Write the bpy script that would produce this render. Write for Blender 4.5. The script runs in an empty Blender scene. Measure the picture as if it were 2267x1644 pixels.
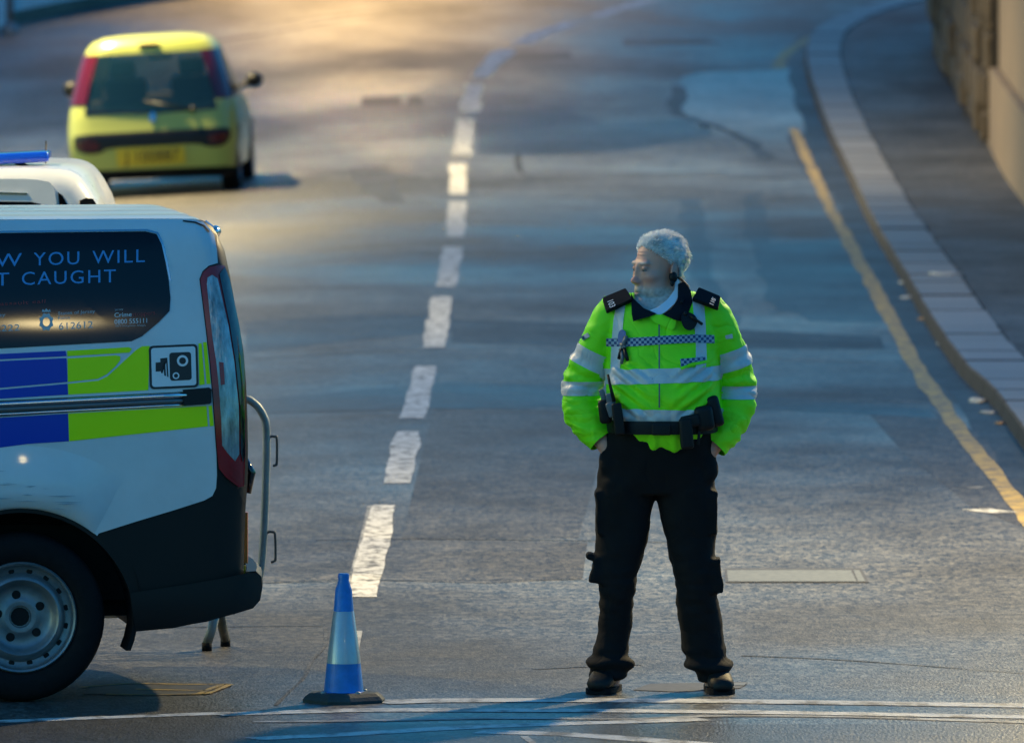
import bpy, bmesh, math, random
from mathutils import Vector, Matrix, noise
from mathutils.bvhtree import BVHTree
random.seed(7)
SC = bpy.context.scene
C = SC.collection
# ------------------------------------------------------------------ camera
FPX = 23436.0                      # focal length in photo pixels (2267 wide)
CAMH = 3.41
PITCH = math.atan(1199.0 / FPX)
cam_d = bpy.data.cameras.new('camera'); cam = bpy.data.objects.new('camera', cam_d); C.objects.link(cam)
cam.location = (0, 0, CAMH); cam.rotation_euler = (math.pi/2 - PITCH, 0, 0)
cam_d.sensor_width = 36.0; cam_d.lens = 36.0*FPX/2267.0
cam_d.clip_start = 1.0; cam_d.clip_end = 2000.0
cam_d.dof.use_dof = True; cam_d.dof.focus_distance = 42.0; cam_d.dof.aperture_fstop = 7.0
SC.camera = cam
# ------------------------------------------------------------------ dusk sky
world = bpy.data.worlds.new('World'); SC.world = world; world.use_nodes = True
wn = world.node_tree.nodes; wl = world.node_tree.links
bg = wn['Background']; sky = wn.new('ShaderNodeTexSky'); sky.sky_type = 'NISHITA'
SUN_EL = math.radians(2.0); SUN_AZ = math.radians(250.0)
sky.sun_disc = False; sky.sun_elevation = SUN_EL; sky.sun_rotation = SUN_AZ; sky.ozone_density = 4.0
tint = wn.new('ShaderNodeMix'); tint.data_type = 'RGBA'; tint.blend_type = 'MULTIPLY'      # white balance of the photograph
tint.inputs['Factor'].default_value = 1.0; tint.inputs[7].default_value = (0.50, 1.15, 1.16, 1)
wl.new(sky.outputs[0], tint.inputs[6]); wl.new(tint.outputs[2], bg.inputs[0])
bg.inputs[1].default_value = 0.15
# the last of the daylight: one very weak, soft sun, all but down beyond the bend
sun_d = bpy.data.lights.new('sun', 'SUN'); sun_d.energy = 0.002; sun_d.angle = math.radians(15); sun_d.color = (1.0, 0.8, 0.6)
sun = bpy.data.objects.new('sun', sun_d); C.objects.link(sun)
_sd = Vector((math.sin(SUN_AZ)*math.cos(SUN_EL), math.cos(SUN_AZ)*math.cos(SUN_EL), math.sin(SUN_EL)))
sun.rotation_euler = _sd.to_track_quat('Z', 'Y').to_euler(); sun.location = (0, 0, 60)
SC.view_settings.view_transform = 'Standard'; SC.view_settings.look = 'None'
SC.view_settings.exposure = 2.22; SC.view_settings.gamma = 1.0; SC.view_settings.use_curve_mapping = False
SC.render.engine = 'CYCLES'; SC.cycles.use_denoising = True
SC.cycles.max_bounces = 6; SC.cycles.transparent_max_bounces = 12
# ------------------------------------------------------------------ pixel rays
CAM = Vector((0, 0, CAMH)); _f = Vector((0, math.cos(PITCH), -math.sin(PITCH))); _u = Vector((0, math.sin(PITCH), math.cos(PITCH)))
def ray(px, py):
    return _f + Vector((1, 0, 0))*((px-1133.5)/FPX) + _u*((822-py)/FPX)
def sstep(a, b, x):
    t = min(1, max(0, (x-a)/(b-a))); return t*t*(3-2*t)
def H(x, y):
    t = y-98.0; z = 0.0
    if t > 0: z = 0.05*t*t/40 if t < 20 else 0.05*(t-10)
    z -= 0.06*sstep(70, 92, y)*(1-sstep(112, 135, y))*min(4.8, max(0, -(x+1.2)))
    return z
def G(px, py, dz=0.0):
    """the point of the ground (plus dz) seen at a photo pixel"""
    d = ray(px, py); a, b = 5.0, 600.0
    for _ in range(48):
        m = (a+b)/2; p = CAM + d*m
        if p.z - H(p.x, p.y) - dz > 0: a = m
        else: b = m
    return CAM + d*a
def V(px, py, Y):
    d = ray(px, py); return CAM + d*(Y/d.y)
# ------------------------------------------------------------------ materials
M = {}
def mat(name, col, rough=0.6, metal=0.0, var=0.0, vscale=8.0, bump=0.0, bscale=60.0, bdist=0.004, coat=0.0, spec=0.5,
        col2=None, edge=None, rvar=0.0, crease=0.0, cscale=11.0, sheen=0.0, trans=0.0, alpha=1.0, attr=None, stretch=None):
    m = bpy.data.materials.new(name); m.use_nodes = True; M[name] = m
    n = m.node_tree.nodes; l = m.node_tree.links; b = n['Principled BSDF']
    b.inputs['Roughness'].default_value = rough; b.inputs['Metallic'].default_value = metal
    b.inputs['Specular IOR Level'].default_value = spec; b.inputs['Coat Weight'].default_value = coat
    b.inputs['Coat Roughness'].default_value = 0.06; b.inputs['Sheen Weight'].default_value = sheen
    b.inputs['Transmission Weight'].default_value = trans; b.inputs['Alpha'].default_value = alpha
    c4 = (*col, 1); b.inputs['Base Color'].default_value = c4
    tc = n.new('ShaderNodeTexCoord'); src = tc.outputs['Object']
    if stretch:
        mp = n.new('ShaderNodeMapping'); mp.inputs['Scale'].default_value = stretch; l.new(src, mp.inputs[0]); src = mp.outputs[0]
    if attr:
        a = n.new('ShaderNodeAttribute'); a.attribute_name = attr; l.new(a.outputs['Color'], b.inputs['Base Color'])
    elif var > 0 or col2:
        t = n.new('ShaderNodeTexNoise'); t.inputs['Scale'].default_value = vscale; t.inputs['Detail'].default_value = 6; t.inputs['Roughness'].default_value = .65
        l.new(src, t.inputs['Vector'])
        r = n.new('ShaderNodeValToRGB'); lo, hi = edge or (0.3, 0.7)
        r.color_ramp.elements[0].position = lo; r.color_ramp.elements[1].position = hi
        r.color_ramp.elements[0].color = (*[v*(1-var) for v in col], 1) if not col2 else c4
        r.color_ramp.elements[1].color = (*[min(1, v*(1+var)) for v in col], 1) if not col2 else (*col2, 1)
        l.new(t.outputs[0], r.inputs[0]); l.new(r.outputs[0], b.inputs['Base Color'])
        if rvar > 0:
            mr = n.new('ShaderNodeMapRange'); mr.inputs[1].default_value = .3; mr.inputs[2].default_value = .7
            mr.inputs[3].default_value = max(.02, rough-rvar); mr.inputs[4].default_value = min(1, rough+rvar)
            l.new(t.outputs[0], mr.inputs[0]); l.new(mr.outputs[0], b.inputs['Roughness'])
    if crease > 0:
        # sharp folds: ridged noise
        t3 = n.new('ShaderNodeTexNoise'); t3.inputs['Scale'].default_value = cscale; t3.inputs['Detail'].default_value = 2; t3.inputs['Distortion'].default_value = .6; l.new(src, t3.inputs['Vector'])
        s1 = n.new('ShaderNodeMath'); s1.operation = 'SUBTRACT'; s1.inputs[1].default_value = .5; l.new(t3.outputs[0], s1.inputs[0])
        s2 = n.new('ShaderNodeMath'); s2.operation = 'ABSOLUTE'; l.new(s1.outputs[0], s2.inputs[0])
        s3 = n.new('ShaderNodeMath'); s3.operation = 'POWER'; s3.inputs[1].default_value = .6; l.new(s2.outputs[0], s3.inputs[0])
        bq = n.new('ShaderNodeBump'); bq.inputs['Strength'].default_value = crease; bq.inputs['Distance'].default_value = .02; l.new(s3.outputs[0], bq.inputs['Height']); l.new(bq.outputs[0], b.inputs['Normal'])
    if bump > 0:
        t2 = n.new('ShaderNodeTexNoise'); t2.inputs['Scale'].default_value = bscale; t2.inputs['Detail'].default_value = 4
        l.new(src, t2.inputs['Vector'])
        bp = n.new('ShaderNodeBump'); bp.inputs['Strength'].default_value = bump; bp.inputs['Distance'].default_value = bdist
        l.new(t2.outputs[0], bp.inputs['Height']); l.new(bp.outputs[0], b.inputs['Normal'])
        if crease > 0: l.new(bq.outputs[0], bp.inputs['Normal'])
    return m
def asphalt(name, dark, light, rough, rv=0.1, grain=0.8, scale=.35):
    """bituminous surfacing: stone chips in dark binder, polished and matt areas"""
    m = bpy.data.materials.new(name); m.use_nodes = True; M[name] = m
    n = m.node_tree.nodes; l = m.node_tree.links; b = n['Principled BSDF']
    tc = n.new('ShaderNodeTexCoord')
    big = n.new('ShaderNodeTexNoise'); big.inputs['Scale'].default_value = scale; big.inputs['Detail'].default_value = 5; big.inputs['Roughness'].default_value = .6
    mp = n.new('ShaderNodeMapping'); mp.inputs['Scale'].default_value = (1, .55, 1); l.new(tc.outputs['Object'], mp.inputs[0]); l.new(mp.outputs[0], big.inputs['Vector'])
    mp2 = n.new('ShaderNodeMapping'); mp2.inputs['Scale'].default_value = (1, .3, 1); l.new(tc.outputs['Object'], mp2.inputs[0]); chip = n.new('ShaderNodeTexVoronoi'); chip.inputs['Scale'].default_value = 62; l.new(mp2.outputs[0], chip.inputs['Vector'])
    fine = n.new('ShaderNodeTexNoise'); fine.inputs['Scale'].default_value = 80; fine.inputs['Detail'].default_value = 3; l.new(mp2.outputs[0], fine.inputs['Vector'])
    mid = n.new('ShaderNodeTexNoise'); mid.inputs['Scale'].default_value = 9; mid.inputs['Detail'].default_value = 6; l.new(tc.outputs['Object'], mid.inputs['Vector'])
    r = n.new('ShaderNodeValToRGB'); r.color_ramp.elements[0].position = .37; r.color_ramp.elements[1].position = .63
    r.color_ramp.elements[0].color = (*dark, 1); r.color_ramp.elements[1].color = (*light, 1); l.new(big.outputs[0], r.inputs[0])
    sep = n.new('ShaderNodeSeparateColor'); l.new(chip.outputs['Color'], sep.inputs[0])
    ch = n.new('ShaderNodeMapRange'); ch.inputs[3].default_value = .35; ch.inputs[4].default_value = 1.75; l.new(sep.outputs[0], ch.inputs[0])
    md = n.new('ShaderNodeMapRange'); md.inputs[1].default_value = .25; md.inputs[2].default_value = .75; md.inputs[3].default_value = .4; md.inputs[4].default_value = 1.6; l.new(mid.outputs[0], md.inputs[0])
    mu = n.new('ShaderNodeMath'); mu.operation = 'MULTIPLY'; l.new(ch.outputs[0], mu.inputs[0]); l.new(md.outputs[0], mu.inputs[1])
    x = n.new('ShaderNodeVectorMath'); x.operation = 'SCALE'; l.new(r.outputs[0], x.inputs[0]); l.new(mu.outputs[0], x.inputs['Scale']); l.new(x.outputs[0], b.inputs['Base Color'])
    rr = n.new('ShaderNodeMapRange'); rr.inputs[1].default_value = .3; rr.inputs[2].default_value = .7; rr.inputs[3].default_value = rough+rv; rr.inputs[4].default_value = rough-rv
    l.new(big.outputs[0], rr.inputs[0]); l.new(rr.outputs[0], b.inputs['Roughness'])
    bp = n.new('ShaderNodeBump'); bp.inputs['Strength'].default_value = grain; bp.inputs['Distance'].default_value = .006; l.new(fine.outputs[0], bp.inputs['Height']); l.new(bp.outputs[0], b.inputs['Normal'])
    b.inputs['Specular IOR Level'].default_value = .5
    return m
def paint_worn(name, col, base, lo, hi, scale=7):
    m = mat(name, base, .55, col2=col, vscale=scale, edge=(lo, hi), bump=.5, bscale=150, bdist=.004, stretch=(1, .5, 1)); return m
asphalt('asphalt', (.036, .034, .031), (.122, .115, .104), .43, .15)
asphalt('asphalt_new', (.026, .026, .027), (.050, .050, .051), .44, grain=.6)
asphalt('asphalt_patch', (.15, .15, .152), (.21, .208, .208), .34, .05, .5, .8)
asphalt('asphalt_dark', (.022, .021, .020), (.040, .038, .036), .5, .05, .7, 1.2)
asphalt('asphalt_brown', (.042, .039, .035), (.072, .066, .058), .5, .06, .8, 1.2)
asphalt('pavement_asphalt', (.030, .031, .032), (.075, .074, .073), .60, .1, .8, .9)
asphalt('tar', (.026, .025, .025), (.042, .041, .040), .6, .05, .8, 2)
paint_worn('white_paint', (.56, .56, .55), (.115, .110, .104), .39, .53, 13)
paint_worn('white_paint_thin', (.36, .36, .35), (.10, .10, .10), .40, .60, 5)
paint_worn('line_paint_worn', (.54, .53, .50), (.115, .112, .108), .36, .54, 9)
paint_worn('yellow_paint', (.44, .31, .09), (.12, .11, .09), .38, .56, 10)
mat('granite_dark', (.13, .125, .13), .55, var=.4, vscale=20, bump=.6, bscale=25, rvar=.1)
mat('granite_mid', (.19, .186, .19), .5, var=.4, vscale=22, bump=.6, bscale=25, rvar=.1)
mat('granite', (.21, .205, .21), .5, var=.35, vscale=24, bump=.5, bscale=30, rvar=.1)
mat('granite_side', (.026, .022, .022), .8, var=.4, vscale=12, bump=.5, bscale=30)
mat('render_wall', (.17, .13, .10), .9, var=.18, vscale=1.2, bump=.3, bscale=30)
mat('rubble', (.060, .045, .032), .9, var=.5, vscale=5, bump=.9, bscale=12, bdist=.03)
mat('mortar', (.05, .042, .036), .95, bump=.6, bscale=30)
mat('white_wall', (.68, .70, .72), .8, var=.08, vscale=2, bump=.2, bscale=20)
mat('galv', (.26, .29, .29), .55, .45, var=.2, vscale=20, rvar=.1)
mat('galv_dark', (.10, .11, .11), .55, .5, var=.2, vscale=20)
mat('white_car', (.60, .63, .65), .34, coat=.5, var=.09, vscale=2.2, rvar=.12)
mat('black_trim', (.007, .0085, .0095), .45, spec=.3, bump=.15, bscale=300, bdist=.001)
mat('black_gloss', (.010, .010, .011), .12, coat=.6)
mat('well_black', (.006, .006, .006), .9)
mat('rubber', (.006, .006, .007), .8, spec=.2, var=.3, vscale=30)
mat('rim_steel', (.22, .23, .24), .45, .6, var=.15, vscale=25)
mat('rim_dark', (.07, .07, .075), .5, .5)
mat('hole', (.004, .004, .004), .9)
mat('glass_dark', (.002, .003, .005), .065, spec=.42)
mat('livery_blue', (.002, .045, .42), .30, spec=.25, coat=.05)
mat('livery_yellow', (.62, .90, .0), .38, spec=.25)
mat('decal_grey', (.34, .40, .45), .45)
mat('decal_white', (.72, .74, .76), .4)
mat('decal_black', (.012, .012, .014), .4)
mat('decal_text', (.05, .28, .62), .45)
mat('decal_small', (.45, .46, .47), .45)
mat('decal_red', (.30, .03, .03), .45)
mat('chrome', (.72, .72, .72), .16, 1.0)
mat('rail_grey', (.16, .16, .165), .4, .6)
mat('lamp_red', (.30, .006, .008), .14, coat=.5)
mat('lamp_dark_red', (.34, .006, .010), .16, coat=.4)
mat('car_lamp', (.075, .003, .006), .2, coat=.3)
mat('lamp_clear', (.30, .34, .35), .16, .35, coat=.6, var=.6, vscale=40, stretch=(1, 1, .22), bump=.9, bscale=60)
mat('reflector_orange', (.85, .17, .015), .3)
mat('blue_lens', (.004, .06, .55), .15, coat=.6)
mat('car_yellow', (.34, .38, .075), .34, coat=.5)
mat('car_glass', (.008, .035, .06), .04, alpha=.62, spec=.6)
mat('car_seat', (.018, .018, .020), .8)
mat('plate_yellow', (.55, .40, .02), .4)
mat('cone_blue', (.002, .16, .52), .45, var=.3, vscale=9, bump=.1, bscale=60)
mat('cone_base', (.016, .034, .040), .75, var=.4, vscale=20, bump=.5, bscale=60)
mat('cone_sleeve', (.36, .42, .46), .30, .25, coat=.5, var=.06, vscale=30, bump=.12, bscale=260)
mat('hivis', (.24, 1.0, .0), .62, var=.10, vscale=9, bump=.25, bscale=260, bdist=.0012, crease=.55, cscale=8)
mat('retro', (.58, .60, .60), .45, .1, crease=.35, cscale=9, bump=.25, bscale=300, bdist=.001, var=.08, vscale=14)
mat('navy_cloth', (.006, .008, .013), .85, spec=.2, bump=.3, bscale=260, bdist=.0012)
mat('trouser', (.0045, .005, .006), .85, spec=.25, crease=.5, cscale=6, var=.3, vscale=7, bump=.35, bscale=220, bdist=.0015)
mat('boot', (.008, .009, .009), .6, spec=.3, var=.3, vscale=30, bump=.3, bscale=90)
mat('kit_black', (.005, .0055, .0065), .55, spec=.3, bump=.2, bscale=120)
mat('kit_grey', (.13, .15, .16), .4)
mat('kit_blue', (.008, .09, .34), .4)
mat('shirt', (.62, .68, .76), .75)
mat('skin', (.5, .3, .24), .52, attr='tone', bump=.35, bscale=160, bdist=.0015)
mat('hair_white', (.92, .92, .90), .55, var=.10, vscale=60)
mat('hair_shade', (.58, .58, .57), .7, var=.3, vscale=40)
mat('eye_ball', (.25, .23, .22), .25, attr='tone')
mat('iron', (.16, .172, .176), .5, .2, var=.25, vscale=22, bump=.5, bscale=90)
mat('iron_dark', (.075, .075, .078), .55, .2, var=.3, vscale=20)
mat('litter', (.42, .42, .42), .7, var=.2, vscale=30)
mat('litter_brown', (.30, .19, .10), .8, var=.3, vscale=30)
mat('post_grey', (.22, .23, .24), .5, .4)
# chequered tape
m = bpy.data.materials.new('chequer'); m.use_nodes = True; M['chequer'] = m
_n = m.node_tree.nodes; _l = m.node_tree.links; _b = _n['Principled BSDF']; _b.inputs['Roughness'].default_value = .5
_a = _n.new('ShaderNodeUVMap'); _k = _n.new('ShaderNodeTexChecker'); _k.inputs['Scale'].default_value = 1.0
_k.inputs['Color1'].default_value = (.36, .42, .48, 1); _k.inputs['Color2'].default_value = (.012, .05, .16, 1)
_l.new(_a.outputs[0], _k.inputs['Vector']); _l.new(_k.outputs[0], _b.inputs['Base Color'])
# ------------------------------------------------------------------ object helpers
def link(name, me, material=None, parent=None, smooth=False):
    o = bpy.data.objects.new(name, me); C.objects.link(o)
    if material: me.materials.append(M[material])
    if parent: o.parent = parent
    if smooth: me.shade_smooth()
    return o
def obj(name, bm, material, parent=None, smooth=False, fixn=True):
    if fixn: bmesh.ops.recalc_face_normals(bm, faces=bm.faces)
    me = bpy.data.meshes.new(name); bm.to_mesh(me); bm.free()
    return link(name, me, material, parent, smooth)
def auto(o, ang=40):
    me = o.data; me.shade_smooth()
    try: me.set_sharp_from_angle(angle=math.radians(ang))
    except Exception: pass
    return o
def tag(o, label, cat, group=None):
    o['label'] = label; o['category'] = cat
    if group: o['group'] = group
    return o
def empty(name, loc=(0, 0, 0), label=None, cat=None, group=None):
    o = bpy.data.objects.new(name, None); C.objects.link(o); o.location = loc; o.empty_display_size = .1
    if label: tag(o, label, cat, group)
    return o
def struct(o): o['kind'] = 'structure'; return o
def keep(o, root):
    """parent a mesh modelled in world space to a root without moving it"""
    o.parent = root; o.matrix_parent_inverse = root.matrix_basis.inverted(); return o
def box(bm, c, s, rot=None):
    r = bmesh.ops.create_cube(bm, size=1.0)
    mt = Matrix.Translation(c) @ (rot.to_4x4() if rot else Matrix.Identity(4)) @ Matrix.Diagonal((*s, 1))
    bmesh.ops.transform(bm, matrix=mt, verts=r['verts']); return r['verts']
def bevel(bm, w, seg=2):
    bmesh.ops.bevel(bm, geom=bm.edges[:], offset=w, segments=seg, affect='EDGES', profile=.6, clamp_overlap=True)
def ellip(bm, c, r, rot=None, seg=20):
    q = bmesh.ops.create_uvsphere(bm, u_segments=seg, v_segments=max(8, seg*2//3), radius=1)
    mt = Matrix.Translation(c) @ (rot.to_4x4() if rot else Matrix.Identity(4)) @ Matrix.Diagonal((*r, 1))
    bmesh.ops.transform(bm, matrix=mt, verts=q['verts']); return q['verts']
def tube(bm, path, rad, n=12, cap=True, flat=1.0):
    path = [Vector(p) for p in path]; rings = []; up = None
    for i, p in enumerate(path):
        t = (path[min(i+1, len(path)-1)] - path[max(i-1, 0)]).normalized()
        if up is None:
            up = t.orthogonal().normalized()
            if abs(t.y) < .9: up = (Vector((0, -1, 0)) - t*t.dot(Vector((0, -1, 0)))).normalized()
        up = (up - t*t.dot(up)).normalized(); sd = t.cross(up)
        r = rad[i] if isinstance(rad, (list, tuple)) else rad
        rings.append([bm.verts.new(p + (up*flat*math.cos(a) + sd*math.sin(a))*r) for a in [2*math.pi*k/n for k in range(n)]])
    for a, b in zip(rings, rings[1:]):
        for k in range(n): bm.faces.new((a[k], a[(k+1) % n], b[(k+1) % n], b[k]))
    if cap: bm.faces.new(rings[0][::-1]); bm.faces.new(rings[-1])
def loft(bm, rings, n=28, e=2.4):
    """rings: (cx, cy, z, rx, ry) superellipses stacked in z"""
    out = []
    for (cx, cy, z, rx, ry) in rings:
        row = []
        for k in range(n):
            a = 2*math.pi*k/n; c, s = math.cos(a), math.sin(a)
            row.append(bm.verts.new((cx + rx*math.copysign(abs(c)**(2/e), c), cy + ry*math.copysign(abs(s)**(2/e), s), z)))
        out.append(row)
    for a, b in zip(out, out[1:]):
        for k in range(n): bm.faces.new((a[k], a[(k+1) % n], b[(k+1) % n], b[k]))
    bm.faces.new(out[0][::-1]); bm.faces.new(out[-1])
def lathe(bm, prof, n=32, axis='z', mt=None):
    """prof: (radius, height) from bottom to top"""
    rows = []
    for r, h in prof:
        rows.append([bm.verts.new((r*math.cos(2*math.pi*k/n), r*math.sin(2*math.pi*k/n), h)) for k in range(n)] if r > 1e-6 else [bm.verts.new((0, 0, h))])
    vs = [v for w in rows for v in w]
    for a, b in zip(rows, rows[1:]):
        for k in range(n):
            if len(a) == 1 and len(b) == 1: continue
            if len(a) == 1: bm.faces.new((a[0], b[k], b[(k+1) % n]))
            elif len(b) == 1: bm.faces.new((a[k], a[(k+1) % n], b[0]))
            else: bm.faces.new((a[k], a[(k+1) % n], b[(k+1) % n], b[k]))
    if mt: bmesh.ops.transform(bm, matrix=mt, verts=vs)
def remesh(bm, voxel, name='tmp'):
    me = bpy.data.meshes.new(name); bm.to_mesh(me); bm.free()
    o = bpy.data.objects.new(name, me); C.objects.link(o)
    md = o.modifiers.new('r', 'REMESH'); md.mode = 'VOXEL'; md.voxel_size = voxel
    dg = bpy.context.evaluated_depsgraph_get(); dg.update()
    out = bpy.data.meshes.new_from_object(o.evaluated_get(dg)); bpy.data.objects.remove(o); bpy.data.meshes.remove(me)
    b2 = bmesh.new(); b2.from_mesh(out); bpy.data.meshes.remove(out); return b2
def relax(bm, n, f=.5):
    for _ in range(n): bmesh.ops.smooth_vert(bm, verts=bm.verts, factor=f, use_axis_x=True, use_axis_y=True, use_axis_z=True)
def chaikin(pts, n=2, q=.25):
    for _ in range(n):
        o = []
        for i, p in enumerate(pts):
            b = pts[(i+1) % len(pts)]
            o += [(p[0]*(1-q)+b[0]*q, p[1]*(1-q)+b[1]*q), (p[0]*q+b[0]*(1-q), p[1]*q+b[1]*(1-q))]
        pts = o
    return pts
def spline(pts, n=6):
    """open Catmull-Rom through pts"""
    P = [pts[0]] + list(pts) + [pts[-1]]; out = []
    for i in range(1, len(P)-2):
        for k in range(n):
            t = k/n
            out.append(tuple(.5*((2*P[i][j]) + (-P[i-1][j]+P[i+1][j])*t + (2*P[i-1][j]-5*P[i][j]+4*P[i+1][j]-P[i+2][j])*t*t + (-P[i-1][j]+3*P[i][j]-3*P[i+1][j]+P[i+2][j])*t**3) for j in range(len(P[i]))))
    out.append(tuple(pts[-1])); return out
def flat_poly(pts, grid):
    bm = bmesh.new(); f = bm.faces.new([bm.verts.new((p[0], p[1], 0)) for p in pts])
    bmesh.ops.triangulate(bm, faces=[f])
    if grid:
        for ax in (0, 1):
            gs = grid[ax] if isinstance(grid, tuple) else grid
            lo = min(p[ax] for p in pts); hi = max(p[ax] for p in pts)
            for k in range(math.floor(lo/gs)+1, math.ceil(hi/gs)):
                no = (1, 0, 0) if ax == 0 else (0, 1, 0)
                bmesh.ops.bisect_plane(bm, geom=bm.verts[:]+bm.edges[:]+bm.faces[:], plane_co=tuple(k*gs*v for v in no), plane_no=no, dist=1e-4)
    return bm
def pix_poly(name, pts, mapper, material, parent=None, grid=20, thick=0.0, smooth=True, inward=Vector((0, 1, 0))):
    """a polygon drawn in photo pixels laid onto a real surface by mapper(px, py)"""
    bm = flat_poly(pts, grid)
    for v in bm.verts: v.co = mapper(v.co.x, v.co.y)
    bmesh.ops.recalc_face_normals(bm, faces=bm.faces)
    if thick:
        ed = [e for e in bm.edges if e.is_boundary]
        r = bmesh.ops.extrude_edge_only(bm, edges=ed)
        bmesh.ops.translate(bm, verts=[g for g in r['geom'] if isinstance(g, bmesh.types.BMVert)], vec=inward*thick)
    o = obj(name, bm, material, parent, False, fixn=bool(thick))
    return auto(o, 35) if smooth else o
def text_mesh(s, space=1.0):
    cu = bpy.data.curves.new('t', 'FONT'); cu.body = s; cu.size = 1; cu.space_character = space; cu.resolution_u = 4
    o = bpy.data.objects.new('t', cu); C.objects.link(o)
    dg = bpy.context.evaluated_depsgraph_get(); dg.update(); me = bpy.data.meshes.new_from_object(o.evaluated_get(dg))
    bpy.data.objects.remove(o); bpy.data.curves.remove(cu)
    bm = bmesh.new(); bm.from_mesh(me); bpy.data.meshes.remove(me); return bm
def pix_text(name, s, x0, x1, y0, y1, h, mapper, material, parent, space=1.0, thick=None):
    """text with left end at x0, right end at x1, baseline y0 -> y1 and cap height h, all in photo pixels"""
    bm = text_mesh(s, space); xs = [v.co.x for v in bm.verts]; a, b = min(xs), max(xs)
    for v in bm.verts:
        t = (v.co.x-a)/(b-a); v.co = mapper(x0+(x1-x0)*t, y0+(y1-y0)*t - v.co.y/.70*h)
    return obj(name, bm, material, parent, fixn=False)
# ================================================================== the setting
ys = [-60, -20, 0, 15, 25] + [30+1.5*i for i in range(26)] + [69+.75*i for i in range(108)] + [150+6*i for i in range(12)] + [240, 300, 400, 520]
xs = [-120, -70, -40, -25, -18] + [-14+.8*i for i in range(36)] + [18, 25, 40, 70, 120]
bm = bmesh.new(); g = [[bm.verts.new((x, y, H(x, y))) for x in xs] for y in ys]
for j in range(len(ys)-1):
    for i in range(len(xs)-1): bm.faces.new((g[j][i], g[j][i+1], g[j+1][i+1], g[j+1][i]))
road = struct(obj('road', bm, 'asphalt', None, True)); road['label'] = 'worn grey asphalt road climbing away and bending right'
def ground_poly(name, pts, material, dz, grid=40, parent=road):
    gx, gy = (grid, max(8, grid//3))
    return pix_poly(name, pts, lambda x, y: G(x, y, dz*.32), material, parent, (gx, gy), smooth=False)
def strip(name, pts, w, material, dz, parent=road, wander=0.0, n=10):
    """a strip of constant real width along a pixel path"""
    dz = dz*.32; P = [G(x, y, dz) for x, y in spline(pts, n)]; bm = bmesh.new(); L = []; R = []
    for i, p in enumerate(P):
        t = (P[min(i+1, len(P)-1)]-P[max(0, i-1)]); t.z = 0; t.normalize(); sd = Vector((t.y, -t.x, 0))
        ww = w*(1+wander*noise.noise(p*.9)+.5*wander*noise.noise(p*4.1)) ; off = wander*w*.5*noise.noise(p*.5+Vector((7, 3, 1)))
        for arr, s in ((L, -1), (R, 1)):
            q = p + sd*(s*ww/2+off); q.z = H(q.x, q.y)+dz; arr.append(bm.verts.new(q))
    for i in range(len(P)-1): bm.faces.new((L[i], R[i], R[i+1], L[i+1]))
    return obj(name, bm, material, parent, fixn=False)
# --- repairs and seams in the surface
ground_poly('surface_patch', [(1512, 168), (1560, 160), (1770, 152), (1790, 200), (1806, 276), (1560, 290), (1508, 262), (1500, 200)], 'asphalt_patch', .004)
ground_poly('surface_patch', [(540, 712), (700, 700), (900, 694), (1000, 698), (1010, 730), (900, 742), (720, 760), (545, 780)], 'asphalt_new', .004)
ground_poly('surface_patch', [(555, 885), (800, 862), (1000, 846), (1300, 850), (1700, 880), (2060, 905), (2075, 925), (1700, 905), (1250, 900), (900, 905), (560, 915)], 'asphalt_new', .0045)
ground_poly('surface_patch', [(1000, 706), (1500, 722), (1950, 745), (1958, 772), (1500, 770), (1000, 758)], 'asphalt_dark', .0042)
ground_poly('surface_patch', [(1680, 540), (1930, 530), (2010, 700), (1960, 712), (1790, 710), (1700, 640)], 'asphalt_new', .004)
ground_poly('surface_patch', [(1740, 300), (1800, 290), (1850, 380), (1880, 440), (1810, 420), (1770, 360)], 'asphalt_dark', .004)
ground_poly('surface_patch', [(1080, 1290), (760, 1282), (560, 1290), (560, 1205), (900, 1195), (1300, 1200), (1290, 1280)], 'asphalt_brown', .004)
ground_poly('surface_patch', [(960, 905), (1330, 910), (1340, 985), (1280, 1190), (890, 1190), (935, 1000)], 'asphalt_brown', .0035)
ground_poly('surface_patch', [(1910, 900), (2060, 905), (2267, 1010), (2300, 1180), (2150, 1120), (2000, 1000)], 'asphalt_brown', .0038)
ground_poly('surface_patch', [(1050, 250), (1230, 235), (1330, 270), (1560, 262), (1580, 300), (1400, 330), (1180, 345), (1060, 340)], 'asphalt_new', .004)
ground_poly('surface_patch', [(770, 370), (860, 365), (880, 420), (900, 450), (850, 450), (790, 410)], 'asphalt_dark', .004)
ground_poly('surface_patch', [(1380, 88), (1560, 86), (1600, 98), (1380, 102)], 'asphalt_dark', .004)
ground_poly('surface_patch', [(1130, 118), (1260, 116), (1270, 130), (1130, 132)], 'asphalt_dark', .004)
ground_poly('surface_patch', [(800, 215), (930, 212), (940, 232), (800, 236)], 'asphalt_dark', .004)
def seam(pts, w=.05, m='tar', dz=.0065, wander=.9): strip('tar_seam', pts, w*.55, m, dz, wander=wander)
seam([(500, 585), (700, 572), (960, 560)], .10); seam([(1150, 340), (1160, 385), (1300, 392), (1560, 390), (1740, 396)], .12)
seam([(1500, 190), (1500, 250), (1530, 262), (1640, 300), (1700, 350)], .3, 'asphalt_dark')
seam([(1530, 440), (1545, 540), (1570, 640), (1620, 720)], .3, 'asphalt_new'); seam([(1660, 430), (1690, 560), (1740, 690)], .3, 'asphalt_new')
seam([(545, 915), (800, 908), (960, 905), (1330, 908)], .05); seam([(700, 1195), (900, 1192), (1300, 1196), (1500, 1200)], .06)
seam([(590, 1290), (850, 1284), (1300, 1282)], .04, 'asphalt_dark'); seam([(260, 1390), (480, 1386), (715, 1384)], .035, 'asphalt_dark')
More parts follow.
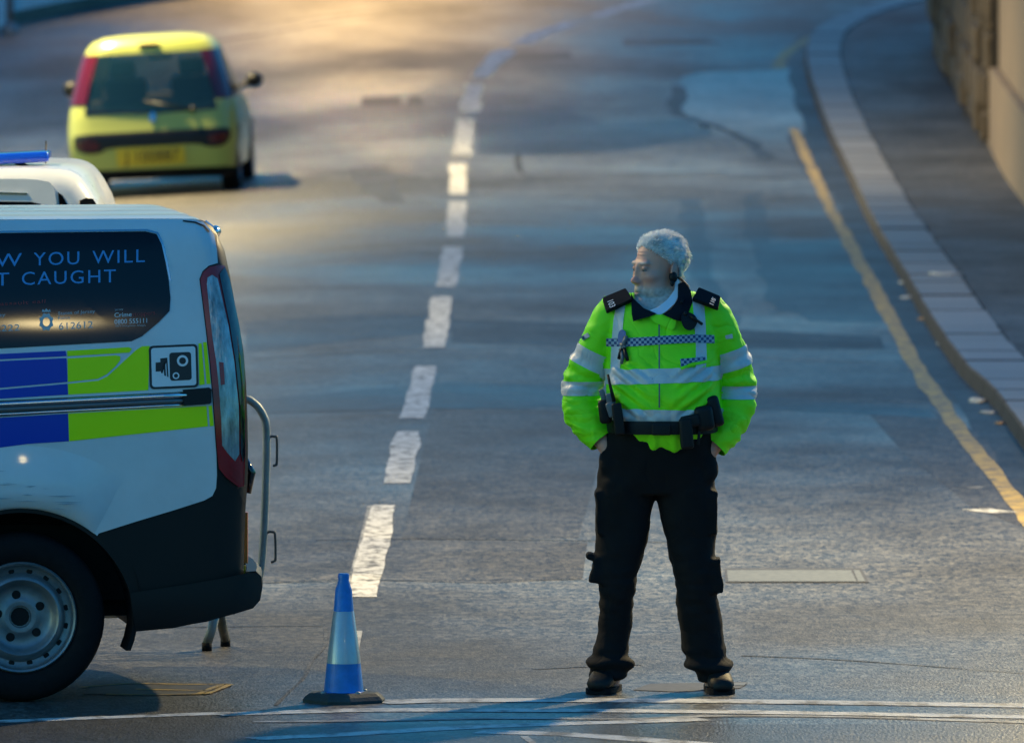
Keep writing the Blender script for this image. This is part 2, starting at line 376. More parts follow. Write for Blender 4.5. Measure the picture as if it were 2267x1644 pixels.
seam([(722, 1390), (718, 1430), (690, 1462), (672, 1500), (640, 1530), (610, 1560)], .022)
seam([(1000, 700), (1400, 712), (1960, 728)], .05, 'white_paint_thin', .007); seam([(860, 778), (1010, 776), (1500, 786), (1950, 802)], .07, 'white_paint_thin', .007)
seam([(560, 795), (800, 780), (990, 772)], .06, 'tar')
seam([(1180, 1480), (1300, 1474), (1420, 1470)], .05, 'asphalt_dark'); seam([(1640, 1450), (1900, 1462), (2267, 1490)], .05, 'asphalt_dark')
seam([(1700, 895), (1900, 885), (2060, 890)], .05, 'white_paint_thin', .007); seam([(1230, 380), (1420, 385), (1600, 380)], .18, 'asphalt_dark')
seam([(380, 110), (600, 72), (760, 45), (1000, 20)], .25, 'asphalt_dark'); seam([(560, 60), (800, 28), (960, 8)], .2, 'asphalt_dark')
# --- broken white centre line
dashes = [[(800, 1320), (828, 1220), (849, 1117)], [(878, 1068), (890, 1010), (905, 954)], [(914, 925), (928, 868), (942, 810)], [(962, 768), (970, 712), (976, 656)],
          [(989, 634), (996, 590), (1003, 546)], [(1008, 524), (1011, 485), (1012, 446)], [(1014, 430), (1014, 396), (1014, 362)], [(1022, 342), (1026, 304), (1032, 264)],
          [(1041, 247), (1046, 216), (1052, 186)], [(1064, 172), (1082, 146), (1104, 124), (1122, 110)], [(1150, 98), (1200, 74), (1272, 50)], [(1320, 38), (1390, 14), (1460, -4)]]
wid = [.135, .145, .145, .15, .16, .165, .165, .19, .22, .24, .26, .24]
for k, (d, w) in enumerate(zip(dashes, wid)):
    strip('centre_dash', d, w, 'white_paint', .0085, wander=.22, n=16)
strip('centre_dash_remnant', [(795, 1395), (790, 1420), (786, 1440)], .03, 'white_paint_thin', .0075)
strip('centre_dash_remnant', [(790, 1300), (822, 1180), (835, 1118)], .10, 'white_paint_thin', .0075)
strip('yellow_kerb_line', [(2300, 1185), (2240, 1100), (2150, 985), (2080, 890), (2010, 780), (1960, 680), (1910, 590), (1860, 500), (1830, 440), (1790, 360), (1755, 285)], .105, 'yellow_paint', .008, wander=.35)
strip('yellow_kerb_line', [(1722, 152), (1732, 130), (1760, 104), (1810, 78), (1880, 50), (1960, 20), (2030, -4)], .14, 'yellow_paint', .008, wander=.15)
strip('white_paint_mark', [(2160, 1126), (2200, 1131), (2238, 1134)], .16, 'white_paint', .0085)
strip('white_paint_mark', [(2120, 1078), (2150, 1079), (2176, 1077)], .05, 'white_paint_thin', .0085)
# --- worn transverse lines at the mouth of the junction
strip('junction_line', [(842, 1553), (1000, 1549), (1400, 1549), (1800, 1553), (2300, 1561)], .19, 'line_paint_worn', .0085, wander=.08)
strip('junction_line', [(480, 1580), (700, 1573), (850, 1570), (1200, 1571), (1500, 1573), (1800, 1577), (2300, 1586)], .15, 'line_paint_worn', .0085, wander=.12)
strip('junction_line', [(560, 1596), (800, 1594), (1100, 1588), (1400, 1590), (1600, 1583), (1900, 1586), (2300, 1599)], .07, 'white_paint_thin', .0082, wander=.2)
strip('junction_line', [(560, 1634), (800, 1622), (1000, 1610), (1200, 1602), (1400, 1596), (1560, 1590)], .13, 'line_paint_worn', .0084, wander=.2)
strip('junction_line', [(1060, 1618), (1250, 1624), (1420, 1636), (1600, 1650)], .16, 'line_paint_worn', .0086, wander=.2)
strip('junction_line', [(-500, 1618), (-100, 1600), (150, 1590), (420, 1580), (520, 1577)], .13, 'line_paint_worn', .0082, wander=.2)
strip('junction_line', [(1160, 1628), (1175, 1640), (1190, 1652)], .03, 'white_paint_thin', .009)
ground_poly('surface_patch', [(-400, 1605), (480, 1586), (620, 1610), (1000, 1600), (1600, 1602), (2300, 1602), (2500, 1760), (-600, 1760)], 'asphalt_new', .0036, 60)
# --- pavement and kerb stones, right
k_in = spline([(2420, 1190), (2330, 1080), (2267, 1000), (2200, 905), (2130, 838), (2060, 738), (1990, 615), (1930, 512), (1880, 404), (1832, 302), (1796, 205), (1782, 140), (1792, 98), (1835, 62), (1910, 34), (2010, 8), (2110, -12), (2230, -32)], 8)
base = [G(x, y) for x, y in k_in]
def resample(P, step):
    out = [P[0].copy()]; acc = 0.0
    for a, b in zip(P, P[1:]):
        d = (b-a).length
        while acc + d >= step:
            t = (step-acc)/d; a = a.lerp(b, t); out.append(a.copy()); d = (b-a).length; acc = 0.0
        acc += d
    return out
kp = resample(base, 1.15); KH = .11
kerb = struct(bpy.data.objects.new('kerb', None)); C.objects.link(kerb); kerb['label'] = 'kerb of pale granite stones curving along the right pavement'
side = []
for i in range(len(kp)):
    t = kp[min(i+1, len(kp)-1)]-kp[max(i-1, 0)]; t.z = 0; t.normalize(); side.append(Vector((t.y, -t.x, 0)))
KW = .42; outer = [p+s*KW for p, s in zip(kp, side)]
for i in range(len(kp)-1):
    a, b = kp[i], kp[i+1]; d = (b-a); g = d.normalized()*.014
    bm = bmesh.new(); dz = random.uniform(-.006, .006); ww = KW+random.uniform(-.012, .004)
    q = [a+g, b-g, b-g+side[i+1]*ww, a+g+side[i]*ww]
    lo = [bm.verts.new((p.x, p.y, H(p.x, p.y)-.05)) for p in q]
    sl = .012
    hi = [bm.verts.new((p.x+(s.x*sl if j < 2 else 0), p.y+(s.y*sl if j < 2 else 0), H(p.x, p.y)+KH+dz)) for j, (p, s) in enumerate(zip(q, (side[i], side[i+1], side[i+1], side[i])))]
    bm.faces.new(hi); 
    for j in range(4): bm.faces.new((lo[j], lo[(j+1) % 4], hi[(j+1) % 4], hi[j]))
    bmesh.ops.recalc_face_normals(bm, faces=bm.faces)
    e = [e for e in bm.edges if all(v in hi for v in e.verts)]
    bmesh.ops.bevel(bm, geom=e, offset=.012, segments=1, affect='EDGES')
    ko = obj('kerb_stone', bm, random.choice(('granite', 'granite_mid', 'granite_mid', 'granite')), kerb)
    ko.data.materials.append(M['granite_side'])
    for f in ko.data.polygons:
        if abs(f.normal.z) < .9: f.material_index = 1  # side and bevel faces take the much darker stone tone
bm = bmesh.new(); inn = [bm.verts.new((p.x, p.y, H(p.x, p.y)+KH-.012)) for p in outer]
rows = [inn]
for off in (1.5, 4, 9, 25, 70):
    rows.append([bm.verts.new((p.x+off, p.y+off*.15, H(p.x, p.y)+KH-.012+min(off, 4)*.01)) for p in outer])
for a, b in zip(rows, rows[1:]):
    for i in range(len(a)-1): bm.faces.new((a[i], b[i], b[i+1], a[i+1]))
pav = struct(obj('pavement', bm, 'pavement_asphalt', None, True)); pav['label'] = 'dark asphalt pavement between granite kerb and wall'
def GP(px, py): return G(px, py, KH+.02)
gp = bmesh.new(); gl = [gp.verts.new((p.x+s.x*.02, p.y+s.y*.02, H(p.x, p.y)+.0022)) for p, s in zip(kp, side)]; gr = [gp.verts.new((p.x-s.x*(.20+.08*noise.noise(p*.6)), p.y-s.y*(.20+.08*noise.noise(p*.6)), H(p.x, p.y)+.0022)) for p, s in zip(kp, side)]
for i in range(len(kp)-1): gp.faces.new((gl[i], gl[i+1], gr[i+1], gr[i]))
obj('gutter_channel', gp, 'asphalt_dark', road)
# --- walls on the right
def wall_mesh(name, pts, h, th, material, parent=None):
    bm = bmesh.new(); bot = []; top = []
    for p in pts: bot.append(bm.verts.new(p-Vector((0, 0, .3)))); top.append(bm.verts.new(p+Vector((0, 0, h))))
    ob = [bm.verts.new(v.co+Vector((th, th*.2, 0))) for v in bot]; ot = [bm.verts.new(v.co+Vector((th, th*.2, 0))) for v in top]
    for i in range(len(pts)-1):
        bm.faces.new((bot[i], bot[i+1], top[i+1], top[i])); bm.faces.new((ob[i], ot[i], ot[i+1], ob[i+1])); bm.faces.new((top[i], top[i+1], ot[i+1], ot[i]))
    bm.faces.new((bot[0], top[0], ot[0], ob[0])); bm.faces.new((bot[-1], ob[-1], ot[-1], top[-1]))
    return obj(name, bm, material, parent)
A = GP(2078, 96); B = GP(2198, 318)
sw = empty('rubble_wall', B, 'dark brown rubble stone wall behind the curved pavement, top right', 'wall')
keep(wall_mesh('core', [B, A, A+Vector((3.5, 6, .3))], 4.2, .5, 'mortar'), sw)
def stones(P, Q, h, root, seed):
    rnd = random.Random(seed); d = Q-P; L = d.length; d.normalize(); nrm = Vector((-1, -.1, 0)); nrm = (nrm-d*nrm.dot(d)).normalized()
    if nrm.y > 0 and abs(d.x) > abs(d.y): nrm = -nrm
    z = 0
    while z < h:
        ch = rnd.uniform(.28, .48); s = -rnd.uniform(0, .4)
        while s < L:
            w = rnd.uniform(.45, 1.1); a = max(0, s)+.02; b = min(L, s+w)-.02
            if b-a > .1:
                bm = bmesh.new(); dep = rnd.uniform(.04, .16)
                c = P + d*((a+b)/2) + Vector((0, 0, z+ch/2)) + nrm*(dep/2-.02)
                rot = Matrix((d, -nrm, Vector((0, 0, 1)))).transposed()
                box(bm, c, (b-a, dep+.04, ch-.035), rot); bevel(bm, .03, 1)
                for v in bm.verts: v.co += noise.noise_vector(v.co*4)*.02
                keep(obj('stone', bm, 'rubble'), root)
            s += w
        z += ch
stones(B, A, 4.0, sw, 3)
D0 = GP(2193, 250); D1 = GP(2300, 460); D2 = GP(2480, 820)
# end pier returning towards the road is the left edge of the rendered wall
rw = empty('rendered_wall', D1, 'beige rendered wall at the right edge beyond the pavement', 'wall')
keep(wall_mesh('wall_face', [GP(2420, 640)+Vector((.6, 0, 0)), D1, GP(2205, 306), GP(2205, 306)+Vector((1.2, 4.0, .1))], 4.4, .35, 'render_wall'), rw)
bm = bmesh.new(); p0, p1 = D1, GP(2203, 304); d = (p1-p0); 
for kk in range(1):
    mid = p0.lerp(p1, .5)+Vector((-.04, -.02, .25)); rot = Matrix((d.normalized(), Vector((d.y, -d.x, 0)).normalized(), Vector((0, 0, 1)))).transposed()
    box(bm, mid, (d.length+.06, .10, 1.0), rot)
bevel(bm, .015); keep(obj('plinth', bm, 'render_wall'), rw)
# --- white wall, verge kerb and post, top left
w_path = [G(x, y) for x, y in spline([(-420, 165), (-150, 105), (0, 62), (120, 34), (250, 10), (420, -16), (560, -34)], 3)]
ww = empty('white_boundary_wall', w_path[4], 'pale boundary wall along the far left side of the road', 'wall')
bm = bmesh.new(); lo = [bm.verts.new(p+Vector((0, .10, -.2))) for p in w_path]; hi = [bm.verts.new(p+Vector((0, .10, .8))) for p in w_path]
l2 = [bm.verts.new(p+Vector((0, .4, -.2))) for p in w_path]; h2 = [bm.verts.new(p+Vector((0, .4, .8))) for p in w_path]
for i in range(len(w_path)-1):
    bm.faces.new((lo[i], lo[i+1], hi[i+1], hi[i])); bm.faces.new((hi[i], hi[i+1], h2[i+1], h2[i])); bm.faces.new((l2[i], h2[i], h2[i+1], l2[i+1]))
keep(obj('wall_face', bm, 'white_wall'), ww)
bm = bmesh.new(); a = [bm.verts.new(p+Vector((0, .09, .14))) for p in w_path]; b = [bm.verts.new(p+Vector((-.1, -.25, .13))) for p in w_path]; c = [bm.verts.new(p+Vector((-.1, -.26, -.1))) for p in w_path]
for i in range(len(w_path)-1): bm.faces.new((a[i], a[i+1], b[i+1], b[i])); bm.faces.new((b[i], b[i+1], c[i+1], c[i]))
vg = struct(obj('verge', bm, 'asphalt_dark')); vg['label'] = 'dark raised strip at the foot of the pale wall'
pp = G(22, 74); post = empty('sign_post', pp, 'slim grey post standing before the pale wall, top left corner', 'post')
bm = bmesh.new(); tube(bm, [(0, 0, -.1), (0, 0, 1.2), (0, 0, 2.9)], .045, 14); bm2 = bm; keep_o = obj('pole', bm, 'post_grey', post, True)
bm = bmesh.new(); lathe(bm, [(.11, 0), (.11, .05), (.065, .12), (.045, .14)], 14); obj('foot_collar', bm, 'post_grey', post, True)
# --- street lamps: they stand outside the picture and light it
def street_lamp(loc, armdir, h, power, label, col=(1.0, .77, .38), rad=.16):
    root = empty('street_lamp', loc, label, 'street lamp', 'street lamps lighting the road')
    d = Vector(armdir).normalized(); bm = bmesh.new(); tube(bm, [(0, 0, -.2), (0, 0, 1.2)], .085, 12); tube(bm, [(0, 0, 1.2), (0, 0, h-.4), tuple(d*.25+Vector((0, 0, h-.05))), tuple(d*1.1+Vector((0, 0, h+.05)))], [.06, .05, .042, .035], 12)
    obj('pole', bm, 'galv', root, True)
    bm = bmesh.new(); rot = Matrix((d, Vector((-d.y, d.x, 0)), Vector((0, 0, 1)))).transposed(); box(bm, d*1.45+Vector((0, 0, h+.07)), (.75, .26, .12), rot); bevel(bm, .04); obj('lantern', bm, 'post_grey', root)
    ld = bpy.data.lights.new('street_light', 'SPOT'); ld.energy = power; ld.color = col; ld.shadow_soft_size = rad; ld.spot_size = math.radians(168); ld.spot_blend = .5
    lo = bpy.data.objects.new('street_light', ld); C.objects.link(lo); lo.parent = root; lo.location = d*1.45+Vector((0, 0, h-.06))
    return root
LAMP_A = street_lamp((6.2, 49.5, .0), (-1, 0, 0), 6.4, 1550, 'street lamp on the right pavement, outside the picture, behind the officer')
LAMP_B = street_lamp((-7.6, 104, H(-7.6, 104)), (1, -.1, 0), 7.2, 3200, 'street lamp on the left verge, outside the picture, near the yellow car')
_c = Vector((-2.9, 151, H(-2.9, 151)))
LAMP_C = street_lamp((_c.x, _c.y, _c.z), (.5, -1, 0), 7.5, 1250, 'street lamp on the far bend, above the picture', (1.0, .60, .18))
LAMP_D = street_lamp((-7.4, 74, 0), (1, 0, 0), 7.2, 950, 'street lamp on the left side of the road, outside the picture, beyond the vans')
LAMP_E = street_lamp((3.78, 24.4, 0), (-1, 0, 0), 6.96, 48, 'street lamp outside the picture, on the near side of the junction', rad=.22)
LAMP_F = street_lamp((-7.4, 46.6, 0), (1, 0, 0), 6.8, 600, 'street lamp beyond the vans, outside the picture on the left')
# --- iron covers
cov = empty('inspection_cover', G(1762, 1273), 'grey rectangular metal cover set in the road right of the officer', 'cover')
keep(ground_poly('frame', [(1606, 1288), (1604, 1257), (1906, 1257), (1924, 1288)], 'iron_dark', .010, 60, None), cov)
keep(ground_poly('lid', [(1612, 1286), (1609, 1261), (1884, 1261), (1896, 1286)], 'iron', .016, 60, None), cov)
keep(ground_poly('lid_edge', [(1900, 1286), (1889, 1261), (1902, 1261), (1916, 1286)], 'iron', .015, 60, None), cov)
cov2 = empty('inspection_cover', G(345, 1522), 'dark cover edged in worn yellow paint beside the van wheel', 'cover')
keep(ground_poly('lid', [(185, 1535), (215, 1508), (505, 1512), (455, 1536)], 'iron_dark', .008, 60, None), cov2)
for pts in ([(180, 1520), (280, 1512), (400, 1513), (510, 1513)], [(300, 1524), (400, 1526), (455, 1527)], [(235, 1535), (350, 1536), (455, 1534)], [(455, 1534), (485, 1522), (508, 1513)], [(440, 1534), (470, 1522), (492, 1513)]):
    keep(strip('edge_marking', pts, .035, 'yellow_paint', .013, None, .5), cov2)
cov3 = empty('inspection_cover', G(1520, 1518), 'flat iron cover on the road between the boots of the officer', 'cover')
keep(ground_poly('lid', [(1400, 1526), (1440, 1512), (1655, 1508), (1640, 1522), (1500, 1530)], 'iron_dark', .008, 60, None), cov3)
keep(ground_poly('lid_edge', [(1605, 1516), (1612, 1511), (1655, 1509), (1648, 1516)], 'iron', .013, 60, None), cov3)
# --- litter in the gutter
def litter(px, py, w, d, h, label, m='litter', cat='litter', up=0.0):
    bm = bmesh.new(); bmesh.ops.create_icosphere(bm, subdivisions=2, radius=.5)
    for v in bm.verts:
        v.co += noise.noise_vector(v.co*2.2+Vector((px, py, 0)))*.28; v.co = Vector((v.co.x*w, v.co.y*d, (v.co.z+.3)*h*.6))
    p = G(px, py, up); o = obj('litter', bm, m, None, True); o.location = p; tag(o, label, cat, 'scraps lying along the kerb')
litter(2003, 628, .10, .2, .045, 'pale scrap in the gutter, farthest of those below the bright kerb spot')
litter(2012, 660, .12, .2, .035, 'pale flat scrap in the gutter, second from the far end')
litter(2050, 708, .10, .2, .035, 'brownish scrap in the gutter beside the yellow line', 'litter_brown')
litter(2082, 763, .07, .15, .03, 'tiny bluish scrap in the gutter at the foot of the kerb')
litter(2164, 890, .12, .25, .05, 'pale crumpled scrap at the gap in the kerb')
litter(2192, 914, .13, .2, .03, 'flat white scrap below the gap in the kerb')
litter(2214, 938, .07, .2, .03, 'small brown scrap nearest the right edge by the kerb', 'litter_brown')
litter(2206, 305, .16, .3, .10, 'pale stone lying at the foot of the rendered wall', 'litter_brown', 'stone', KH)
litter(2096, 606, .30, .5, .012, 'wet bright scrap lying flat on the kerb top', 'litter', 'litter', KH+.005)
# ================================================================== police van (rear half in view)
VA = math.radians(8.0); VO = G(47, 1556)
VX = Vector((math.cos(VA), math.sin(VA), 0)); VY = Vector((-math.sin(VA), math.cos(VA), 0))
def to_van(p): d = p-VO; return d.dot(VX), d.dot(VY), d.z
def from_van(x, y, z): return VO + VX*x + VY*y + Vector((0, 0, z))
VW = 1.94
def tum(z):
    if z < 1.0: return .03*((1.0-z)/.7)**2
    t = .13*((z-1.0)/.85)**1.7
    if z > 1.775: q = min(.147, z-1.775); t += .15-math.sqrt(max(1e-6, .15**2-q*q))
    return t
sil = [(452, 474), (470, 492), (484, 520), (500, 560), (511, 610), (521, 665), (532, 720), (541, 775), (547, 850), (550, 930), (551, 1000), (550, 1070), (546, 1120), (543, 1200), (541, 1290), (541, 1420)]
xe_t = []
for px, py in sil:
    d = ray(px, py); c = CAM-VO; off = .12
    for _ in range(4):
        t = (off - c.dot(VY))/d.dot(VY); p = CAM+d*t; off = .10+tum(to_van(p)[2])
    xe_t.append((to_van(p)[2], to_van(p)[0]))
xe_t.sort()
def xe(z):
    if z <= xe_t[0][0]: return xe_t[0][1]
    for (z0, x0), (z1, x1) in zip(xe_t, xe_t[1:]):
        if z <= z1: return x0+(x1-x0)*(z-z0)/(z1-z0)
    return xe_t[-1][1] - (z-xe_t[-1][0])*1.5
def inset(x, z):
    d = max(.0, xe(z)-x); r = .10
    return tum(z) + (r-math.sqrt(max(0, r*r-(r-d)**2)) if d < r else 0)
def S(px, py, off=0.0):
    """photo pixel -> point on the curved side of the van, off metres proud of it"""
    d = ray(px, py); dy = d.dot(VY); cy = (CAM-VO).dot(VY); ins = 0.0
    for _ in range(7):
        p = CAM+d*((ins-cy)/dy); x, y, z = to_van(p); ins = .5*ins+.5*inset(x, z) if _ else inset(x, z)
    x, y, z = to_van(p)
    return from_van(x, y-off, z)
van = empty('police_van', VO, 'white police van with blue and yellow blocks and a camera sign', 'van')
def vp(name, pts, material, off, grid=24, rnd=0, parent=None, thick=0.0):
    o = pix_poly(name, chaikin(pts, rnd) if rnd else pts, lambda x, y: S(x, y, off), material, None, grid, thick, inward=VY)
    return keep(o, parent or van)
def vt(name, s, x0, x1, y0, y1, h, material, parent, space=1.0, off=.0075):
    return keep(pix_text(name, s, x0, x1, y0, y1, h, lambda x, y: S(x, y, off), material, None, space), parent)
def arc(cx, cy, r, a0, a1, n): return [(cx+r*math.cos(math.radians(a0+(a1-a0)*i/n)), cy-r*math.sin(math.radians(a0+(a1-a0)*i/n))) for i in range(n+1)]
ROOF = [(-1180, 570), (-1080, 532), (-960, 507), (-800, 496), (-600, 491), (-300, 488), (0, 486), (200, 485), (330, 484), (400, 484), (430, 485), (454, 490), (470, 502)]
FRONT = [(-2110, 1400), (-2150, 1250), (-2140, 1120), (-2080, 1010), (-1900, 930), (-1640, 860), (-1400, 700), (-1250, 600)]
RIGHT = [(482, 520), (498, 560), (509, 610), (519, 665), (530, 720), (539, 775), (545, 850), (548, 930), (549, 1000), (548, 1070), (544, 1120), (541, 1200), (539, 1290)]
BOT = [(536, 1350), (460, 1375), (380, 1388), (300, 1394)]
ARCH = arc(47, 1386, 252, 0, 180, 26)
FARCH = arc(-1588, 1398, 256, 0, 180, 20)
outline = FRONT + ROOF + RIGHT + BOT + ARCH[0:] + [(-215, 1405), (-1320, 1425)] + FARCH + [(-1850, 1425)]
# painted shell: near side, roof, rear and far side in one skin
bm = flat_poly(outline, 40)
bnd = [e for e in bm.edges if e.is_boundary]
order = []
v0 = bnd[0].verts[0]; v = v0; prev = None
while True:
    order.append(v); e = next(e for e in v.link_edges if e.is_boundary and e is not prev); prev = e; v = e.other_vert(v)
    if v is v0: break
for v in bm.verts: v.co = S(v.co.x, v.co.y)
loc = [to_van(v.co) for v in order]; K = 8; cols = [order]
for k in range(1, K+1):
    t = k/K; row = []
    for (x, y, z) in loc:
        yy = y+(VW-2*y)*t; cr = 0; bx = .05*4*t*(1-t) if x > .75 and z < 1.8 else 0
        row.append(bm.verts.new(from_van(x+bx, yy, z+cr)))
    cols.append(row)
n = len(order)
for a, b in zip(cols, cols[1:]):
    for i in range(n): bm.faces.new((a[i], a[(i+1) % n], b[(i+1) % n], b[i]))
bm.faces.new(cols[-1])
body = auto(keep(obj('body_shell', bm, 'black_trim'), van), 50)
# white painted side
WHITE_R = [(474, 520), (480, 552), (482, 582), (462, 588), (448, 600), (441, 618), (447, 665), (455, 730), (463, 800), (469, 870), (474, 940), (479, 1010), (480, 1050), (478, 1080), (470, 1097), (452, 1107), (380, 1130), (300, 1154), (218, 1180)]
white = FRONT[1:] + ROOF[:-2] + [(450, 491), (464, 506)] + WHITE_R + arc(47, 1386, 262, 50, 130, 12) + [(-140, 1200), (-215, 1235), (-1320, 1260)] + arc(-1588, 1398, 268, 30, 150, 12) + [(-1850, 1260)]
side = vp('side_panel', white, 'white_car', .004, 18, parent=van)
# roof panel (white) following the shell
bm = bmesh.new(); rows = []
for px, py in spline([(-1080, 534), (-960, 509), (-800, 498), (-600, 492), (-300, 489), (0, 487), (200, 486), (330, 485), (400, 485), (430, 487), (446, 491)], 4):
    x, y, z = to_van(S(px, py, .004)); row = []
    for k in range(0, 25):
        t = k/24; rib = .004 if (k % 6) in (2, 3) else 0
        row.append(bm.verts.new(from_van(x, y+(VW-2*y)*t, z+(.001 if k in (0, 24) else .004)+.004*4*t*(1-t)+rib*(1 < k < 23))))
    rows.append(row)
for a, b in zip(rows, rows[1:]):
    for i in range(24): bm.faces.new((a[i], a[i+1], b[i+1], b[i]))
auto(keep(obj('roof_panel', bm, 'white_car'), van), 30)
vp('roof_seam', [(405, 487), (432, 490), (452, 498), (464, 512), (461, 514), (449, 501), (430, 493), (404, 490)], 'black_trim', .007, 12)
# wheel arch swell: raised lip round the opening
bm = bmesh.new(); ra = arc(47, 1386, 262, 2, 178, 40); rb = arc(47, 1386, 300, 2, 178, 40); rc = arc(47, 1386, 380, 2, 178, 40)
def lip(rows_):
    g_ = [[bm.verts.new(S(x, y, .0042+(o-.0042)*math.sin(math.pi*min(1, max(0, i/(len(rr)-1))))**.6)) for i, (x, y) in enumerate(rr)] for rr, o in rows_]
    for a, b in zip(g_, g_[1:]):
        for i in range(len(a)-1): bm.faces.new((a[i], a[i+1], b[i+1], b[i]))
sel = slice(10, 31)
lip([(arc(47, 1386, 261, 52, 128, 24), .005), (arc(47, 1386, 266, 52, 128, 24), .026), (arc(47, 1386, 300, 53, 127, 24), .034), (arc(47, 1386, 335, 54, 126, 24), .028), (arc(47, 1386, 368, 55, 125, 24), .014), (arc(47, 1386, 400, 55, 125, 24), .0042)])
auto(keep(obj('wheel_arch', bm, 'white_car'), van), 60)
rs = random.Random(11)
for k in range(26):
    x0 = rs.uniform(-60, 130); y0 = 1040+rs.uniform(0, 120)+.25*max(0, x0-60); L = rs.uniform(15, 70); t = rs.uniform(.8, 2.0)
    if math.hypot(x0+L-47, y0-1386) < 268 or math.hypot(x0-47, y0-1386) < 268: continue
    vp('scuff_mark', [(x0, y0), (x0+L*.5, y0-t*.5+rs.uniform(-1, 1)), (x0+L, y0+rs.uniform(-2, 2)), (x0+L*.5, y0+t)], 'decal_grey', .0375 if False else .0372, 30)
# window with lettering
win = vp('side_window', [(-1000, 560), (-600, 530), (0, 516), (322, 512), (346, 518), (357, 540), (366, 580), (373, 620), (377, 660), (375, 688), (352, 712), (314, 744), (290, 755), (0, 771), (-600, 806), (-1000, 830)], 'glass_dark', .0065, 20)
vp('window_trim', [(-600, 526), (0, 511), (325, 507), (350, 514), (362, 540), (371, 580), (378, 620), (375, 622), (367, 582), (358, 542), (347, 517), (323, 511), (0, 515), (-600, 530)], 'chrome', .0055, 20)
for w_, a_, b_ in (('NOW', -108, 48), ('YOU', 74, 175), ('WILL', 204, 320)): vt('lettering', w_, a_, b_, 590-.032*a_, 590-.032*b_, 29, 'decal_text', win, 1.16, .009)
for w_, a_, b_ in (('GET', -82, 20), ('CAUGHT', 48, 256)): vt('lettering', w_, a_, b_, 632-.03*a_, 632-.03*b_, 29, 'decal_text', win, 1.16, .009)
vt('lettering', 'assault call', 0, 100, 676, 670, 8, 'decal_red', win, 1.1, .009)
vt('lettering', 'States of Jersey', 128, 210, 697, 692, 7.5, 'decal_small', win, 1.0, .009)
vt('lettering', 'Police', 128, 155, 707, 705, 6.5, 'decal_small', win, 1.0, .009)
vt('lettering', '612612', 130, 205, 729, 725, 15, 'decal_small', win, 1.05, .009)
vt('lettering', 'jersey', 254, 272, 687, 686, 4.5, 'decal_small', win, 1.0, .009)
vt('lettering', 'Crime', 253, 291, 702, 700, 10, 'decal_white', win, 1.0, .009)
vt('lettering', 'stoppers.', 292, 346, 700, 696, 10, 'decal_red', win, 1.0, .009)
vt('lettering', '0800 555111', 253, 325, 717, 714, 10.5, 'decal_white', win, 1.0, .009)
vt('lettering', '100% anonymous. Always.', 255, 322, 723, 721, 4, 'decal_small', win, 1.0, .009)
vt('lettering', 'Jersey', -28, 11, 702, 700, 8, 'decal_small', win, 1.0, .009)
vt('lettering', '222222', -40, 43, 735, 731, 14, 'decal_small', win, 1.05, .009)
crest = vp('crest', [(102+17*math.cos(a)*(1 if i % 2 else .78), 712+21*math.sin(a)*(1 if i % 2 else .82)) for i, a in enumerate([2*math.pi*k/16 for k in range(16)])], 'decal_small', .009, 0, parent=win)
vp('crest', [(92, 690), (112, 690), (110, 684), (106, 687), (102, 682), (98, 687), (94, 684)], 'decal_small', .009, 0, parent=win)
vp('crest', [(102+8*math.cos(2*math.pi*k/14), 712+10*math.sin(2*math.pi*k/14)) for k in range(14)], 'glass_dark', .0105, 0, parent=win)
# livery blocks
for pts in ([(-1400, 832), (0, 783), (145, 776), (147, 788), (0, 795), (-1400, 846)], [(-1400, 850), (0, 799), (147, 792), (149, 845), (0, 858), (-1400, 900)], [(-1400, 904), (0, 862), (149, 849), (150, 873), (0, 882), (-1400, 925)],
            [(-1400, 975), (0, 924), (150, 915), (152, 976), (60, 982), (0, 990), (-120, 1000), (-1400, 1040)]):
    vp('blue_block', pts, 'livery_blue', .0062, 20)
for pts, r in (([(148, 776), (285, 768), (292, 772), (286, 780), (149, 788)], 0), ([(149, 793), (255, 786), (266, 788), (266, 797), (255, 811), (236, 828), (216, 838), (150, 845)], 0),
               ([(331, 765), (328, 863), (151, 873), (150, 849), (218, 842), (238, 832), (262, 810), (300, 775), (314, 766)], 0), ([(439, 760), (446, 759), (453, 850), (441, 852)], 0), ([(449, 757), (457, 757), (466, 849), (457, 850)], 0),
               ([(151, 915), (457, 898), (460, 943), (153, 976)], 0), ([(461, 898), (469, 897), (473, 942), (464, 943)], 0)):
    vp('yellow_block', pts, 'livery_yellow', .0062, 20)
# speed camera sign
def rr(x0, y0, x1, y1, r, sk=-.045):
    c = []
    for cx, cy, a0 in ((x1-r, y0+r, 0), (x0+r, y0+r, 90), (x0+r, y1-r, 180), (x1-r, y1-r, 270)):
        c += [(cx+r*math.cos(math.radians(a0+i*22.5)), cy-r*math.sin(math.radians(a0+i*22.5))) for i in range(5)]
    return [(x+(y-811)*.03, y+(x-384)*sk) for x, y in c]
sg = vp('camera_sign', rr(330, 763, 438, 859, 9), 'decal_black', .0078, 24)
vp('sign_face', rr(335, 768, 433, 854, 6), 'decal_white', .0088, 24, parent=sg)
vp('camera_symbol', rr(375, 780, 423, 842, 6), 'decal_black', .0098, 0, parent=sg)
def disc(cx, cy, r): return [(cx+r*math.cos(2*math.pi*k/24), cy+r*math.sin(2*math.pi*k/24)) for k in range(24)]
for cx, cy, r in ((403.5, 798, 12.5), (389, 831, 7.5)):
    vp('camera_symbol', disc(cx, cy, r), 'decal_white', .0104, 0, parent=sg); vp('camera_symbol', disc(cx, cy, r*.60), 'decal_black', .0110, 0, parent=sg)
vp('camera_symbol', [(344, 802), (355, 801), (356, 821), (344, 822)], 'decal_black', .0098, 0, parent=sg)
